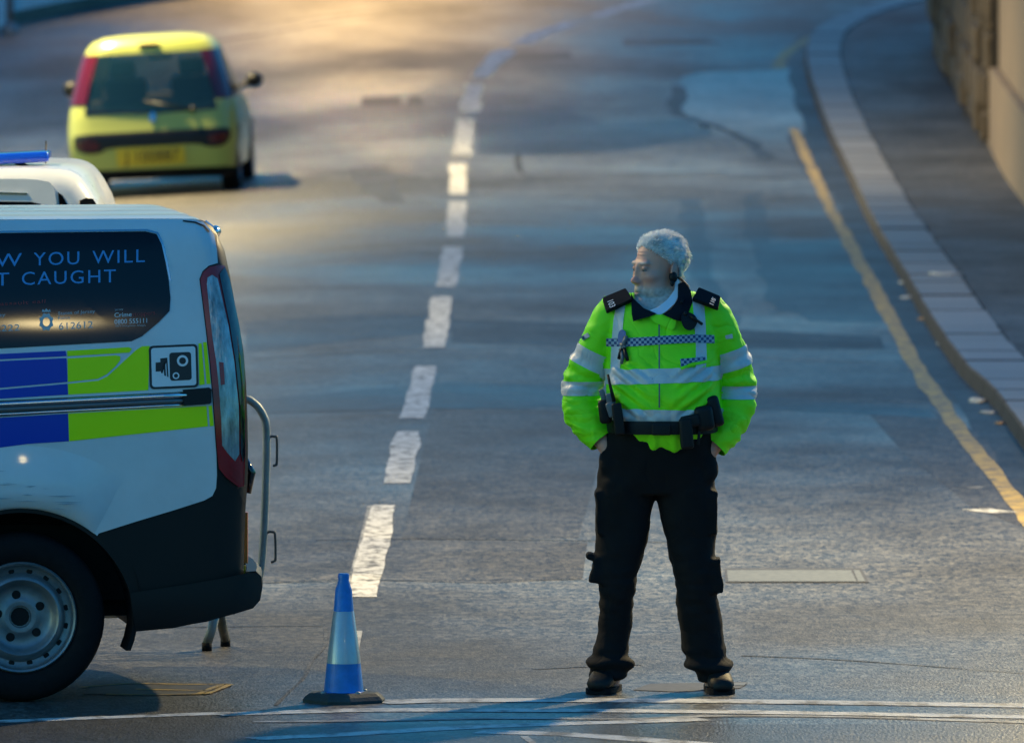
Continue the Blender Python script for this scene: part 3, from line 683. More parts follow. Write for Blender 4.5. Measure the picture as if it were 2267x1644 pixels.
for pts in ([(354, 793), (370, 791), (370, 793.5), (357, 795), (359, 826), (356, 825)], [(361, 796), (364.5, 795.5), (367, 832), (363, 830.5)], [(367, 795.5), (370, 795), (372.5, 834), (369.5, 833)]):
    vp('camera_symbol', pts, 'decal_black', .0098, 0, parent=sg)
# sliding door rail
rl = vp('door_rail', [(-900, 930), (0, 886), (415, 866), (416, 896), (0, 922), (-900, 968)], 'black_gloss', .0075, 24)
def rail_bar(y0, y1, off, rad, m):
    bm = bmesh.new(); tube(bm, [S(x, y0+(y1-y0)*(x+900)/1310, off) for x in range(-900, 416, 60)]+[S(412, y1, off)], rad, 10); keep(obj('rail_bar', bm, m, None, True), rl)
rail_bar(940, 874, .012, .011, 'chrome'); rail_bar(951, 886, .010, .011, 'rail_grey'); rail_bar(964, 895, .010, .006, 'chrome')
vp('rail_end_cap', [(404, 862), (462, 857), (467, 861), (467, 890), (462, 893), (405, 897)], 'black_trim', .022, 20, thick=.018)
# tail lamp
LENS = [(484, 586), (462, 591), (449, 602), (443, 619), (449, 665), (457, 730), (465, 800), (471, 870), (476, 940), (481, 1010), (484, 1036), (500, 1056), (528, 1077), (540, 1076), (543, 1000), (544, 900), (540, 800), (530, 726), (519, 672), (508, 618), (497, 588)]
tl = vp('tail_lamp', LENS, 'lamp_dark_red', .009, 10)
vp('lens', [(469, 608), (459, 614), (457, 628), (463, 690), (470, 750), (478, 800), (484, 860), (489, 930), (491, 985), (503, 1002), (520, 1020), (529, 1004), (528, 900), (518, 800), (505, 720), (491, 660), (481, 616)], 'lamp_clear', .0125, 10, parent=tl)
vp('lens', [(484, 800), (494, 802), (497, 850), (488, 852)], 'lamp_red', .0145, 10, parent=tl)
vp('lens', [(484, 1000), (492, 1010), (516, 1034), (532, 1046), (538, 1046), (537, 1070), (522, 1064), (500, 1046), (487, 1032)], 'lamp_red', .0135, 10, parent=tl)
vp('lens', [(497, 590), (508, 618), (519, 672), (530, 726), (540, 800), (543, 900), (542, 1010), (537, 1024), (532, 1000), (531, 900), (521, 800), (508, 718), (495, 655), (485, 606)], 'black_gloss', .0135, 10, parent=tl)
# rear door hinge and handle at the edge
bm = bmesh.new(); zh = to_van(S(470, 515))[2]; p = from_van(xe(zh), .16+tum(zh), zh); ellip(bm, p, (.022, .05, .024)); tube(bm, [p+Vector((-.045, 0, .035)), p, p+Vector((-.01, .05, -.03))], .013, 8); auto(keep(obj('door_hinge', bm, 'chrome', None, True), van), 40)
bm = bmesh.new(); tube(bm, [from_van(xe(.95)+.0, .25, .93), from_van(xe(.9)+.03, .25, .88), from_van(xe(.85)+.012, .25, .80)], .016, 8); keep(obj('handle_or_highlight', bm, 'black_gloss', None, True), van)
bm = bmesh.new(); pa = from_van(xe(.70)+.005, .16, .52); box(bm, pa+Vector((0, 0, .11)), (.016, .05, .20)); keep(obj('rear_reflector', bm, 'reflector_orange'), van)
bm = bmesh.new(); box(bm, pa+Vector((-.006, 0, -.035)), (.010, .03, .07)); keep(obj('rear_reflector', bm, 'plate_yellow'), van)
# bumper
BUMP = [(288, 1312), (420, 1292), (500, 1278), (545, 1268), (568, 1266), (579, 1276), (581, 1300), (576, 1328), (560, 1346), (520, 1358), (460, 1374), (380, 1390), (302, 1397), (298, 1380)]
def SB(px, py):
    d = ray(px, py); p = CAM+d*((.01-(CAM-VO).dot(VY))/d.dot(VY)); x, y, z = to_van(p)
    q = max(0, x-(xe_t[0][1]-.06)); ins = -.004+ .055*min(1, q/.12)**2 + .03*max(0, (.42-z)/.16)**2
    p = CAM+d*((ins-(CAM-VO).dot(VY))/d.dot(VY)); return p
bp_ = keep(pix_poly('bumper', BUMP, SB, 'black_trim', None, 16, .0), van)
bm = bmesh.new(); top = [(545, 1266), (568, 1264), (579, 1275), (581, 1300), (576, 1328), (560, 1346), (500, 1362)]
prev = None
for px, py in top:
    x, y, z = to_van(SB(px, py)); row = [bm.verts.new(from_van(x+(.07*4*t*(1-t)), .02+y+(1.82-y)*t, z)) for t in [i/8 for i in range(9)]]
    if prev:
        for i in range(8): bm.faces.new((prev[i], prev[i+1], row[i+1], row[i]))
    prev = row
auto(keep(obj('bumper_wrap', bm, 'black_trim'), van), 40)
bm = bmesh.new(); tube(bm, [from_van(.62, .55, .30), from_van(.84, .5, .33), from_van(.90, .5, .315)], .014, 8); keep(obj('towing_eye', bm, 'black_trim', None, True), van)
# underside, wheel well, mud flap
bm = bmesh.new(); box(bm, Vector((0, 0, 0)), (3.9, 1.6, .3)); bmesh.ops.transform(bm, matrix=Matrix((( *VX, 0), ( *VY, 0), (0, 0, 1, 0), (0, 0, 0, 1))).transposed(), verts=bm.verts); bmesh.ops.translate(bm, verts=bm.verts, vec=from_van(-1.45, VW/2+.12, .53)); keep(obj('floor_pan', bm, 'well_black'), van)
def well(cx):
    bm = bmesh.new(); r = .475; a = [[bm.verts.new(from_van(cx+r*math.cos(t), y, .34+r*math.sin(t))) for t in [math.pi*i/24 - .05 for i in range(26)]] for y in (.012, .34)]
    for i in range(25): bm.faces.new((a[0][i], a[0][i+1], a[1][i+1], a[1][i]))
    bm.faces.new(a[1]); keep(obj('wheel_well', bm, 'well_black', fixn=False), van)
CX = to_van(V(47, 1381, VO.y+.04))[0]
well(CX); well(CX-2.93)
bm = bmesh.new(); pr = None
for (x, z) in ((.415, .47), (.435, .38), (.438, .30), (.425, .24), (.41, .20)):
    row = [bm.verts.new(from_van(CX+x+dx, y, z)) for dx, y in ((0, .02), (.018, .02), (.018, .26), (0, .26))]
    if pr:
        for i in range(4): bm.faces.new((pr[i], pr[(i+1) % 4], row[(i+1) % 4], row[i]))
    pr = row
keep(auto(obj('mud_flap', bm, 'rubber')), van)
# wheels
def van_wheel(cx, depth=.045, detail=True):
    w = empty('wheel', from_van(cx, depth, .333)); keep(w, van)
    mt = Matrix.Translation(from_van(cx, depth, .333)) @ Matrix((( *VX, 0), (0, 0, 1, 0), (*(-VY), 0), (0, 0, 0, 1))).transposed()
    mt = Matrix.Translation(from_van(cx, depth, .333)) @ Matrix(((VX.x, 0, -VY.x, 0), (VX.y, 0, -VY.y, 0), (0, 1, 0, 0), (0, 0, 0, 1)))
    bm = bmesh.new(); lathe(bm, [(.215, -.20), (.30, -.205), (.328, -.18), (.333, -.10), (.330, -.02), (.318, .004), (.30, .014), (.26, .018), (.232, .010), (.216, -.004)], 56, mt=mt); auto(keep(obj('tyre', bm, 'rubber'), w), 40)
    bm = bmesh.new(); lathe(bm, [(.218, -.01), (.219, .004), (.213, .010), (.206, .006), (.203, -.012), (.195, -.022), (.176, -.026), (.165, -.012), (.158, .000), (.148, .004), (.138, -.004), (.128, -.030), (.110, -.040), (.075, -.040), (.066, -.032), (.058, -.032), (.044, -.034), (.040, -.05), (0, -.05)], 56, mt=mt); auto(keep(obj('rim', bm, 'rim_steel'), w), 50)
    bm = bmesh.new(); lathe(bm, [(.192, -.0245), (.178, -.0255)], 48, mt=mt); keep(obj('rim_groove', bm, 'rim_dark'), w)
    def spot(r, ang, rad, z, name, m):
        bm = bmesh.new(); lathe(bm, [(rad, z), (rad*.9, z+.002), (0, z+.002)], 14, mt=mt @ Matrix.Translation((r*math.cos(ang), r*math.sin(ang), 0))); keep(obj(name, bm, m), w)
    for k in range(16): spot(.183, 2*math.pi*(k+.5)/16, .0125, -.0252, 'vent_hole', 'hole')
    for k in range(5): spot(.088, math.radians(100+72*k), .0175, -.038, 'wheel_nut', 'hole')
    spot(0, 0, .037, -.048, 'hub_bore', 'hole')
van_wheel(CX); van_wheel(CX-2.93); van_wheel(CX, VW-.05-.0)
# ================================================================== second police vehicle behind
Y2 = 48.0
v2 = empty('police_vehicle', G(-250, 1300), 'white police vehicle with blue light bar, partly hidden behind the van', 'vehicle')
v2o = V(0, 0, Y2)
def flank(name, pts, material, y, thick, bev=0.0, parent=v2, par=None):
    bm = bmesh.new(); P = [V(a, b, y) for a, b in pts]; f = bm.faces.new([bm.verts.new(p) for p in P])
    r = bmesh.ops.extrude_face_region(bm, geom=[f]); bmesh.ops.translate(bm, verts=[g for g in r['geom'] if isinstance(g, bmesh.types.BMVert)], vec=(0, thick, 0))
    bmesh.ops.recalc_face_normals(bm, faces=bm.faces)
    if bev: bmesh.ops.bevel(bm, geom=[e for e in bm.edges if abs(e.verts[0].co.y-e.verts[1].co.y) < 1e-5], offset=bev, segments=5, affect='EDGES', profile=.5)
    return keep(auto(obj(name, bm, material), 45), parent)
PR = spline([(-900, 520), (-760, 420), (-600, 388), (-300, 377), (0, 374), (90, 374), (140, 377), (170, 388), (190, 408), (206, 434), (222, 468), (236, 540), (244, 700), (247, 950)], 3) + [(246, 1180), (-1500, 1200), (-1520, 950), (-1400, 840), (-1120, 760)]
flank('body_shell', PR, 'white_car', Y2, 1.75, .10)
flank('side_panel', spline([(-700, 425), (-400, 404), (0, 396), (96, 400), (116, 412), (124, 440), (130, 520), (132, 700)], 3) + [(132, 1000), (-700, 1000)], 'white_car', Y2-.012, .012)
flank('rear_quarter_window', [(128, 426), (138, 432), (150, 455), (160, 520), (140, 530)], 'glass_dark', Y2-.006, .01)
flank('tail_lamp', [(176, 444), (190, 438), (206, 440), (220, 462), (232, 520), (196, 540), (180, 480)], 'black_gloss', Y2-.008, .01)
flank('side_window', [(-640, 470), (-300, 450), (0, 446), (70, 447), (90, 452), (100, 470), (110, 620), (-640, 640)], 'glass_dark', Y2-.018, .01)
flank('handle_or_highlight', [(-10, 425), (60, 427), (60, 431), (-10, 430)], 'chrome', Y2-.02, .01)  # chrome strip stands in for a highlight line on the flank
bm = bmesh.new(); pa, pb = V(-420, 372, Y2+.55), V(111, 345, Y2+.55); d = pb-pa
for t0, t1 in ((0, 1),): 
    rot = Matrix((d.normalized(), Vector((0, 1, 0)), d.normalized().cross(Vector((0, 1, 0))))).transposed(); box(bm, (pa+pb)/2, (d.length, .30, .048), rot)
bevel(bm, .018, 3); auto(keep(obj('light_bar', bm, 'blue_lens'), v2), 40)
for px in (35, -340):
    bm = bmesh.new(); tube(bm, [V(px, 358, Y2+.5), V(px+14, 366, Y2+.5), V(px+45, 377, Y2+.5)], .013, 8, flat=1.5); keep(obj('bar_bracket', bm, 'black_trim', None, True), v2)
bm = bmesh.new(); tube(bm, [V(101, 378, Y2+.8), V(102, 312, Y2+.8)], .0045, 6); ellip(bm, V(101, 376, Y2+.8), (.02, .02, .012)); keep(obj('aerial', bm, 'black_trim', None, True), v2)
def simple_wheel(root, c, r, w, n=28, mtx=None):
    q = empty('wheel', c); keep(q, root); mt = Matrix.Translation(c) @ (mtx or Matrix(((1, 0, 0, 0), (0, 0, -1, 0), (0, 1, 0, 0), (0, 0, 0, 1))))
    bm = bmesh.new(); lathe(bm, [(r*.62, -w), (r*.92, -w), (r, -w*.8), (r, -w*.2), (r*.93, 0), (r*.66, .004)], n, mt=mt); auto(keep(obj('tyre', bm, 'rubber'), q))
    bm = bmesh.new(); lathe(bm, [(r*.66, 0), (r*.60, -.02), (r*.3, -.03), (0, -.02)], n, mt=mt); auto(keep(obj('rim', bm, 'rim_steel'), q))
g2 = H(0, Y2)
for px in (-30, -1250):
    for dy in (.02, 1.55): p = V(px, 1100, Y2+dy); simple_wheel(v2, Vector((p.x, Y2+dy, .335)), .335, .21)
# ================================================================== crowd barrier
bar = empty('crowd_barrier', G(478, 1438), 'galvanised steel crowd barrier standing behind the rear of the van', 'barrier')
YB = G(478, 1440).y
def B_(px, py, dy=0): return V(px, py, YB+dy)
bm = bmesh.new(); pth = [B_(x, y) for x, y in spline([(-330, 872), (100, 874), (430, 876), (530, 880), (562, 892), (582, 918), (590, 955), (588, 1080), (584, 1180), (577, 1262), (560, 1318), (520, 1344), (440, 1352), (100, 1362), (-330, 1366)], 5)]
tube(bm, pth, .0165, 12); keep(obj('frame', bm, 'galv', None, True), bar)
for k in range(13):
    x = 535-66*k
    bm = bmesh.new(); tube(bm, [B_(x, 878), B_(x-3, 1350)], .007, 8); keep(obj('upright_bar', bm, 'galv', None, True), bar)
for pts in ([(592, 1003), (593, 972), (598, 966), (608, 966), (613, 971), (613, 1022), (610, 1029), (604, 1030)], [(588, 1205), (589, 1184), (594, 1177), (604, 1177), (609, 1183), (610, 1234), (607, 1241), (600, 1244)]):
    bm = bmesh.new(); tube(bm, [B_(x, y) for x, y in spline(pts, 3)], .0055, 8); keep(obj('hook', bm, 'galv_dark', None, True), bar)
for pts, y1, m in (([(480, 1345), (470, 1392), (458, 1440)], -.26, 'galv'), ([(486, 1345), (492, 1380), (499, 1430)], .26, 'galv_dark')):
    bm = bmesh.new(); a = B_(*pts[0]); e = G(pts[2][0], pts[2][1]+(0 if y1 < 0 else 0)); tube(bm, [a, a.lerp(e, .5), e+Vector((0, 0, .03))], .020, 12); 
    f = obj('leg', bm, m, None, True); keep(f, bar); bm = bmesh.new(); tube(bm, [e+Vector((0, 0, .035)), e], .021, 12); keep(obj('rubber_foot', bm, 'rubber', None, True), bar)
# ================================================================== traffic cone
cp = G(761, 1553); cone = empty('traffic_cone', cp, 'blue traffic cone with silver reflective sleeve on a black base', 'cone')
PXM = 1/ (FPX/cp.y)
def cz(py): return (1553-py)*PXM
def cw(a, b): return (b-a)/2*PXM
def cone_part(name, rows, material, cx=761):
    bm = bmesh.new(); lathe(bm, [(w, cz(py)) for py, w in rows], 40); o = auto(obj(name, bm, material, cone), 45); return o
cone_part('cone_body', [(1540, cw(712, 808)), (1532, cw(717, 806)), (1465, cw(724, 799)), (1350, cw(736, 780.5)), (1303, cw(739, 776)), (1296, cw(741, 773)), (1283, cw(745, 769)), (1279, cw(744, 768.5)), (1270, cw(743.5, 768.5)), (1267, cw(745, 767)), (1266.5, 0)], 'cone_blue')
cone_part('reflective_sleeve', [(1466, cw(723.2, 799.8)), (1464, cw(723.4, 799.6)), (1352, cw(735, 781.5)), (1350.5, cw(736, 780.5))], 'cone_sleeve')
cone_part('flange', [(1538, cw(705, 814)), (1534, cw(705, 814)), (1530, cw(711, 810)), (1529, cw(717, 806))], 'cone_blue')
bm = bmesh.new(); r0 = cw(672, 852)*1.03; bb = []; 
for r, z in ((r0*.985, -.002), (r0, .012), (r0*.93, .026), (r0*.82, .038), (r0*.5, .042)):
    row = []
    for k in range(8):
        a = math.radians(45*k+22.5*(1 if k % 2 else .45)); row.append(bm.verts.new((r*math.cos(a), r*math.sin(a)*.92, z)))
    bb.append(row)
for a, b in zip(bb, bb[1:]):
    for k in range(8): bm.faces.new((a[k], a[(k+1) % 8], b[(k+1) % 8], b[k]))
bm.faces.new(bb[-1]); bm.faces.new(bb[0][::-1]); obj('base', bm, 'cone_base', cone)
for k in range(4):
    a = math.radians(35+90*k); bm = bmesh.new(); ellip(bm, Vector((math.cos(a)*.098, math.sin(a)*.098, .04)), (.012, .012, .008), seg=10); obj('rivet', bm, 'galv', cone, True)
# ================================================================== small yellow hatchback
CL = G(342, 434); car = empty('hatchback_car', CL, 'small yellow hatchback driving away on the left of the road', 'car')
up = Vector((-.055, 0, 1)).normalized(); hd = Vector((-math.sin(math.radians(-1.8)), math.cos(math.radians(-1.8)), 0)); hd = (hd-up*hd.dot(up)).normalized(); rt = hd.cross(up)
car.matrix_basis = Matrix.Translation(CL) @ Matrix((rt, hd, up)).transposed().to_4x4()
# rings: z, half width, rear y, front y, rear bulge, corner radius
RG = [(.20, .74, .12, 3.30, .05, .16), (.24, .79, .04, 3.38, .06, .18), (.40, .81, .0, 3.42, .08, .22), (.58, .82, .0, 3.43, .08, .24), (.64, .82, .03, 3.41, .08, .25), (.72, .815, .06, 3.36, .08, .25),
      (.80, .805, .09, 3.22, .08, .26), (.86, .795, .12, 2.98, .08, .26), (.90, .785, .14, 2.62, .08, .26), (1.08, .735, .21, 2.36, .08, .25), (1.26, .68, .30, 2.10, .08, .25), (1.37, .645, .37, 1.93, .07, .25), (1.43, .615, .40, 1.80, .06, .25), (1.485, .56, .45, 1.65, .05, .25), (1.52, .47, .54, 1.52, .04, .22), (1.535, .32, .68, 1.40, .02, .15)]
def ring(z, w, y0, y1, bl, cr):
    P = []
    for k in range(11): x = -(w-cr)+2*(w-cr)*k/10; P.append((x, y0+bl*(x/w)**2))
    yc = y0+bl*((w-cr)/w)**2
    for k in (1, 2, 3): a = math.pi/2*k/4; P.append((w-cr+cr*math.sin(a), yc+cr*(1-math.cos(a))))
    ya, yb = yc+cr, y1-.3
    for k in range(9): P.append((w-(.02 if k > 6 else 0), ya+(yb-ya)*k/8))
    for k in (1, 2, 3): a = math.pi/2*k/4; P.append((w-.02-.25*(1-math.cos(a)), yb+.3*math.sin(a)))
    for k in range(9): x = (w-.27)-2*(w-.27)*k/8; P.append((x, y1-.10*(x/w)**2))
    for k in (3, 2, 1): a = math.pi/2*k/4; P.append((-(w-.02-.25*(1-math.cos(a))), yb+.3*math.sin(a)))
    for k in range(9): P.append((-w+(.02 if k < 2 else 0), yb+(ya-yb)*k/8))
    for k in (3, 2, 1): a = math.pi/2*k/4; P.append((-(w-cr+cr*math.sin(a)), yc+cr*(1-math.cos(a))))
    return [(x, y, z) for x, y in P]
RR = [ring(*r) for r in RG]; NP = len(RR[0])
def region(j, i):
    if 6 <= j <= 10 and (i <= 10 or i == NP-1): return 'rear_window'
    if j in (8, 9, 10):
        if 14 <= i <= 20: return 'side_window_right'
        if 25 <= i <= 34: return 'windscreen'
        if 39 <= i <= 45: return 'side_window_left'
        if i in (11, 12, 13): return 'lamp_right'
        if i in (NP-2, NP-3, NP-4): return 'lamp_left'
    return 'body'
parts = {}
for j in range(len(RR)-1):
    for i in range(NP): parts.setdefault(region(j, i), []).append((RR[j][i], RR[j][(i+1) % NP], RR[j+1][(i+1) % NP], RR[j+1][i]))
def quads(name, qs, material, push=0.0, extra=None):
    bm = bmesh.new(); d = {}
    def gv(p):
        k = tuple(round(c, 5) for c in p)
        if k not in d: d[k] = bm.verts.new(p)
        return d[k]
    for q in qs: bm.faces.new([gv(p) for p in q])
    if extra:
        for e in extra: bm.faces.new([gv(p) for p in e])
    bm.normal_update()
    bmesh.ops.recalc_face_normals(bm, faces=bm.faces)
    if push:
        bm.normal_update(); mid = Vector((0, 1.6, .8))
        for v in bm.verts:
            n = v.normal if v.normal.dot(v.co-mid) > 0 else -v.normal; v.co += n*push
    return auto(obj(name, bm, material, car), 42)
quads('body', parts['body'], 'car_yellow', 0, [RR[-1], RR[0][::-1]])
for k, nm in (('rear_window', 'rear_window'), ('windscreen', 'windscreen'), ('side_window_right', 'side_window'), ('side_window_left', 'side_window')): quads(nm, parts[k], 'car_glass')
for k in ('lamp_right', 'lamp_left'):
    quads('tail_lamp', parts[k], 'car_lamp', .012)
def on_rear(x, z, off=0.0):
    for a, b in zip(RG, RG[1:]):
        if z <= b[0]:
            t = max(0, (z-a[0])/(b[0]-a[0])); r = [a[i]+(b[i]-a[i])*t for i in range(6)]; break
    else: r = RG[-1]
    _, w, y0, y1, bl, cr = r; ax = abs(x); fx = min(ax, w-cr); y = y0+bl*(fx/w)**2
    if ax > w-cr: q = min(.98, (ax-(w-cr))/cr); y += cr*(1-math.sqrt(1-q*q))
    return Vector((x, y-off, z))
def cpx(px, py):
    x = (px-345)/233.0; z = (434-py)/233.0; a = math.atan(.055); return (x*math.cos(a)+z*math.sin(a), -x*math.sin(a)+z*math.cos(a))
def car_poly(name, pts, material, off, thick=.02, rnd=0, parent=car):
    pts = [cpx(*p) for p in (chaikin(pts, rnd) if rnd else pts)]; bm = flat_poly(pts, .06)
    for v in bm.verts: v.co = on_rear(v.co.x, v.co.y, off)
    bmesh.ops.recalc_face_normals(bm, faces=bm.faces); ed = [e for e in bm.edges if e.is_boundary]
    r = bmesh.ops.extrude_edge_only(bm, edges=ed); bmesh.ops.translate(bm, verts=[g for g in r['geom'] if isinstance(g, bmesh.types.BMVert)], vec=(0, thick, 0))
    return auto(obj(name, bm, material, parent), 40)
car_poly('bumper_strip', [(161, 308), (170, 298), (300, 290), (500, 279), (516, 284), (515, 304), (502, 320), (470, 325), (440, 315), (350, 321), (240, 326), (222, 340), (185, 341), (164, 332)], 'black_trim', .018, .03, 1)
for pts in ([(168, 312), (218, 310), (222, 332), (186, 336), (168, 328)], [(462, 296), (508, 291), (508, 304), (496, 314), (470, 316)]): car_poly('fog_lamp', pts, 'car_lamp', .028, .02, 1)
pl = car_poly('number_plate', [(258, 328), (412, 320), (415, 360), (262, 369)], 'plate_yellow', .02, .02)
bm = text_mesh('J 100887', 1.1); xs_ = [v.co.x for v in bm.verts]; a_, b_ = min(xs_), max(xs_)
for v in bm.verts:
    t = (v.co.x-a_)/(b_-a_); X, Z = cpx(278+122*t, 360-7*t-v.co.y/.7*27); v.co = on_rear(X, Z, .026)
obj('plate_characters', bm, 'decal_black', pl, fixn=False)
car_poly('badge', [(334, 246), (346, 246), (346, 268), (334, 268)], 'chrome', .012, .01, 1)
car_poly('under_valance', [(160, 380), (530, 366), (528, 384), (500, 392), (170, 402)], 'black_trim', .004, .05)
# window surround, wiper, high brake lamp
car_poly('window_frit', [(186, 236), (192, 246), (330, 246), (470, 236), (476, 226), (470, 240), (330, 251), (188, 252)], 'black_gloss', .006, .01)
bm = bmesh.new(); X, Z = cpx(430, 240); p = on_rear(X, Z, .03); X2, Z2 = cpx(320, 222); tube(bm, [p, on_rear(X2, Z2, .03)], .010, 6); ellip(bm, p, (.03, .03, .03)); obj('wiper', bm, 'black_trim', car, True)
bm = bmesh.new(); X, Z = cpx(290, 92); p = on_rear(X, Z, .02); box(bm, Vector((0, on_rear(0, 1.45).y-.01, 1.45)), (.20, .03, .025)); bevel(bm, .006); obj('brake_lamp', bm, 'lamp_red', car)
# mirrors
for s in (-1, 1):
    bm = bmesh.new(); ellip(bm, Vector((s*.90, 2.15, 1.02)), (.085, .06, .075)); tube(bm, [(s*.76, 2.18, .97), (s*.88, 2.16, .99)], .025, 8); obj('door_mirror', bm, 'black_trim', car, True)
# cabin
bm = bmesh.new(); box(bm, Vector((0, 1.6, .56)), (1.45, 2.2, .06)); obj('cabin_floor', bm, 'car_seat', car)
bm = bmesh.new(); box(bm, Vector((0, .72, .72)), (1.25, .14, .42), Matrix.Rotation(-.2, 3, 'X')); bevel(bm, .05); obj('rear_bench', bm, 'car_seat', car, True)
bm = bmesh.new(); box(bm, Vector((0, 2.42, .80)), (1.3, .45, .28)); bevel(bm, .06); obj('dashboard', bm, 'car_seat', car, True)
for s in (-1, 1):
    bm = bmesh.new(); box(bm, Vector((s*.34, 1.55, .82)), (.44, .14, .58), Matrix.Rotation(-.22, 3, 'X')); bevel(bm, .06, 3); st = obj('front_seat', bm, 'car_seat', car, True)
    bm = bmesh.new(); box(bm, Vector((s*.34, 1.44, 1.20)), (.25, .10, .17)); bevel(bm, .04, 3); obj('headrest', bm, 'car_seat', st, True)
bm = bmesh.new()
for k in range(20):
    a = 2*math.pi*k/20; b = 2*math.pi*(k+1)/20; tube(bm, [(.34+.18*math.cos(a), 2.12+.05*math.sin(a), .92+.17*math.sin(a)), (.34+.18*math.cos(b), 2.12+.05*math.sin(b), .92+.17*math.sin(b))], .016, 6, False)
obj('steering_wheel', bm, 'car_seat', car, True)
bm = bmesh.new(); box(bm, Vector((0, 1.95, 1.30)), (.22, .03, .06)); bevel(bm, .01); obj('interior_mirror', bm, 'car_seat', car)
# person silhouette at the wheel is not visible: seats only
for s in (-1, 1):
    for y in (.55, 2.85):
        q = empty('wheel', (s*.80, y, .285)); q.parent = car
        mt = Matrix(((0, 0, s, 0), (1, 0, 0, 0), (0, 1, 0, 0), (0, 0, 0, 1)))
        bm = bmesh.new(); lathe(bm, [(.18, -.17), (.26, -.17), (.285, -.15), (.285, -.02), (.27, .005), (.19, .01)], 30, mt=mt); auto(obj('tyre', bm, 'rubber', q))
        bm = bmesh.new(); lathe(bm, [(.19, .008), (.17, -.01), (.1, -.004), (0, .0)], 30, mt=mt); auto(obj('wheel_cover', bm, 'rim_steel', q))
        bm = bmesh.new(); a = [[bm.verts.new((s*(.822 if e else .80), y+.36*math.cos(t), .285+.36*math.sin(t))) for t in [math.pi*i/16 for i in range(17)]] for e in (0, 1)]
        b = [bm.verts.new((s*.824, y+.30*math.cos(t), .285+.30*math.sin(t))) for t in [math.pi*i/16 for i in range(17)]]
        for i in range(16): bm.faces.new((a[1][i], a[1][i+1], b[i+1], b[i]))
        obj('arch_gap', bm, 'well_black', car)
# ================================================================== the officer
MO = G(1460, 1530); MS = MO.y/FPX
man = empty('person', MO, 'person in yellow police jacket and black cargo trousers, hands in pockets, looking left', 'person')
def mx(px): return (px-1460)*MS
def mz(py): return (1532-py)*MS
def mp(px, py, y=0.0): return Vector((mx(px), y, mz(py)))
# ---- limbs shared by body and clothing
TOR = [(985, 1378, 1562, .150, -.01), (960, 1362, 1578, .165, -.015), (935, 1350, 1585, .178, -.02), (905, 1346, 1592, .185, -.025), (870, 1342, 1594, .188, -.03), (830, 1340, 1592, .178, -.02), (780, 1342, 1588, .162, -.01),
       (730, 1345, 1586, .148, 0), (700, 1346, 1586, .138, .005), (676, 1350, 1582, .122, .01), (660, 1364, 1570, .105, .015), (649, 1388, 1546, .09, .025), (643, 1408, 1526, .075, .03)]
ARML = [(1368, 672, .0, 36), (1350, 700, .005, 39), (1332, 740, .01, 40), (1314, 785, .03, 41), (1296, 825, .05, 44), (1288, 858, .055, 44), (1287, 892, .04, 42), (1294, 922, .015, 39), (1308, 946, -.01, 35), (1326, 966, -.03, 30), (1338, 980, -.04, 27)]
ARMR = [(1562, 672, .0, 36), (1582, 700, .005, 39), (1598, 740, .01, 40), (1613, 785, .03, 41), (1627, 830, .05, 43), (1632, 865, .055, 43), (1630, 898, .04, 41), (1619, 930, .015, 39), (1603, 956, -.01, 36), (1586, 976, -.03, 31), (1572, 992, -.04, 27)]
LEGL = [(1060, 1386, 62, .125, 0), (1100, 1383, 64, .12, 0), (1150, 1379, 61, .112, 0), (1200, 1375, 57, .105, -.005), (1250, 1368, 50, .100, -.01), (1300, 1365, 41, .095, -.01), (1350, 1364, 37, .090, 0), (1400, 1360, 36, .088, .01), (1430, 1353, 39, .090, .01), (1458, 1350, 48, .100, .005), (1478, 1351, 50, .105, 0), (1500, 1348, 42, .095, 0)]
LEGR = [(1060, 1517, 64, .125, 0), (1100, 1518, 65, .12, 0), (1150, 1524, 62, .112, 0), (1200, 1529, 55, .105, -.005), (1250, 1534, 47, .100, -.01), (1300, 1540, 46, .095, -.01), (1350, 1547, 48, .092, 0), (1400, 1553, 48, .090, .01), (1440, 1561, 48, .092, .01), (1468, 1569, 52, .100, .005), (1490, 1575, 46, .098, 0), (1508, 1582, 34, .09, 0)]
def hang(vlist, freq, amp, seed, sx=1, sy=1, sz=1):
    for v in vlist:
        p = Vector((v.co.x*sx, v.co.y*sy, v.co.z*sz))*freq+Vector((seed, seed*.7, 0))
        v.co += v.normal*(amp*noise.noise(p))
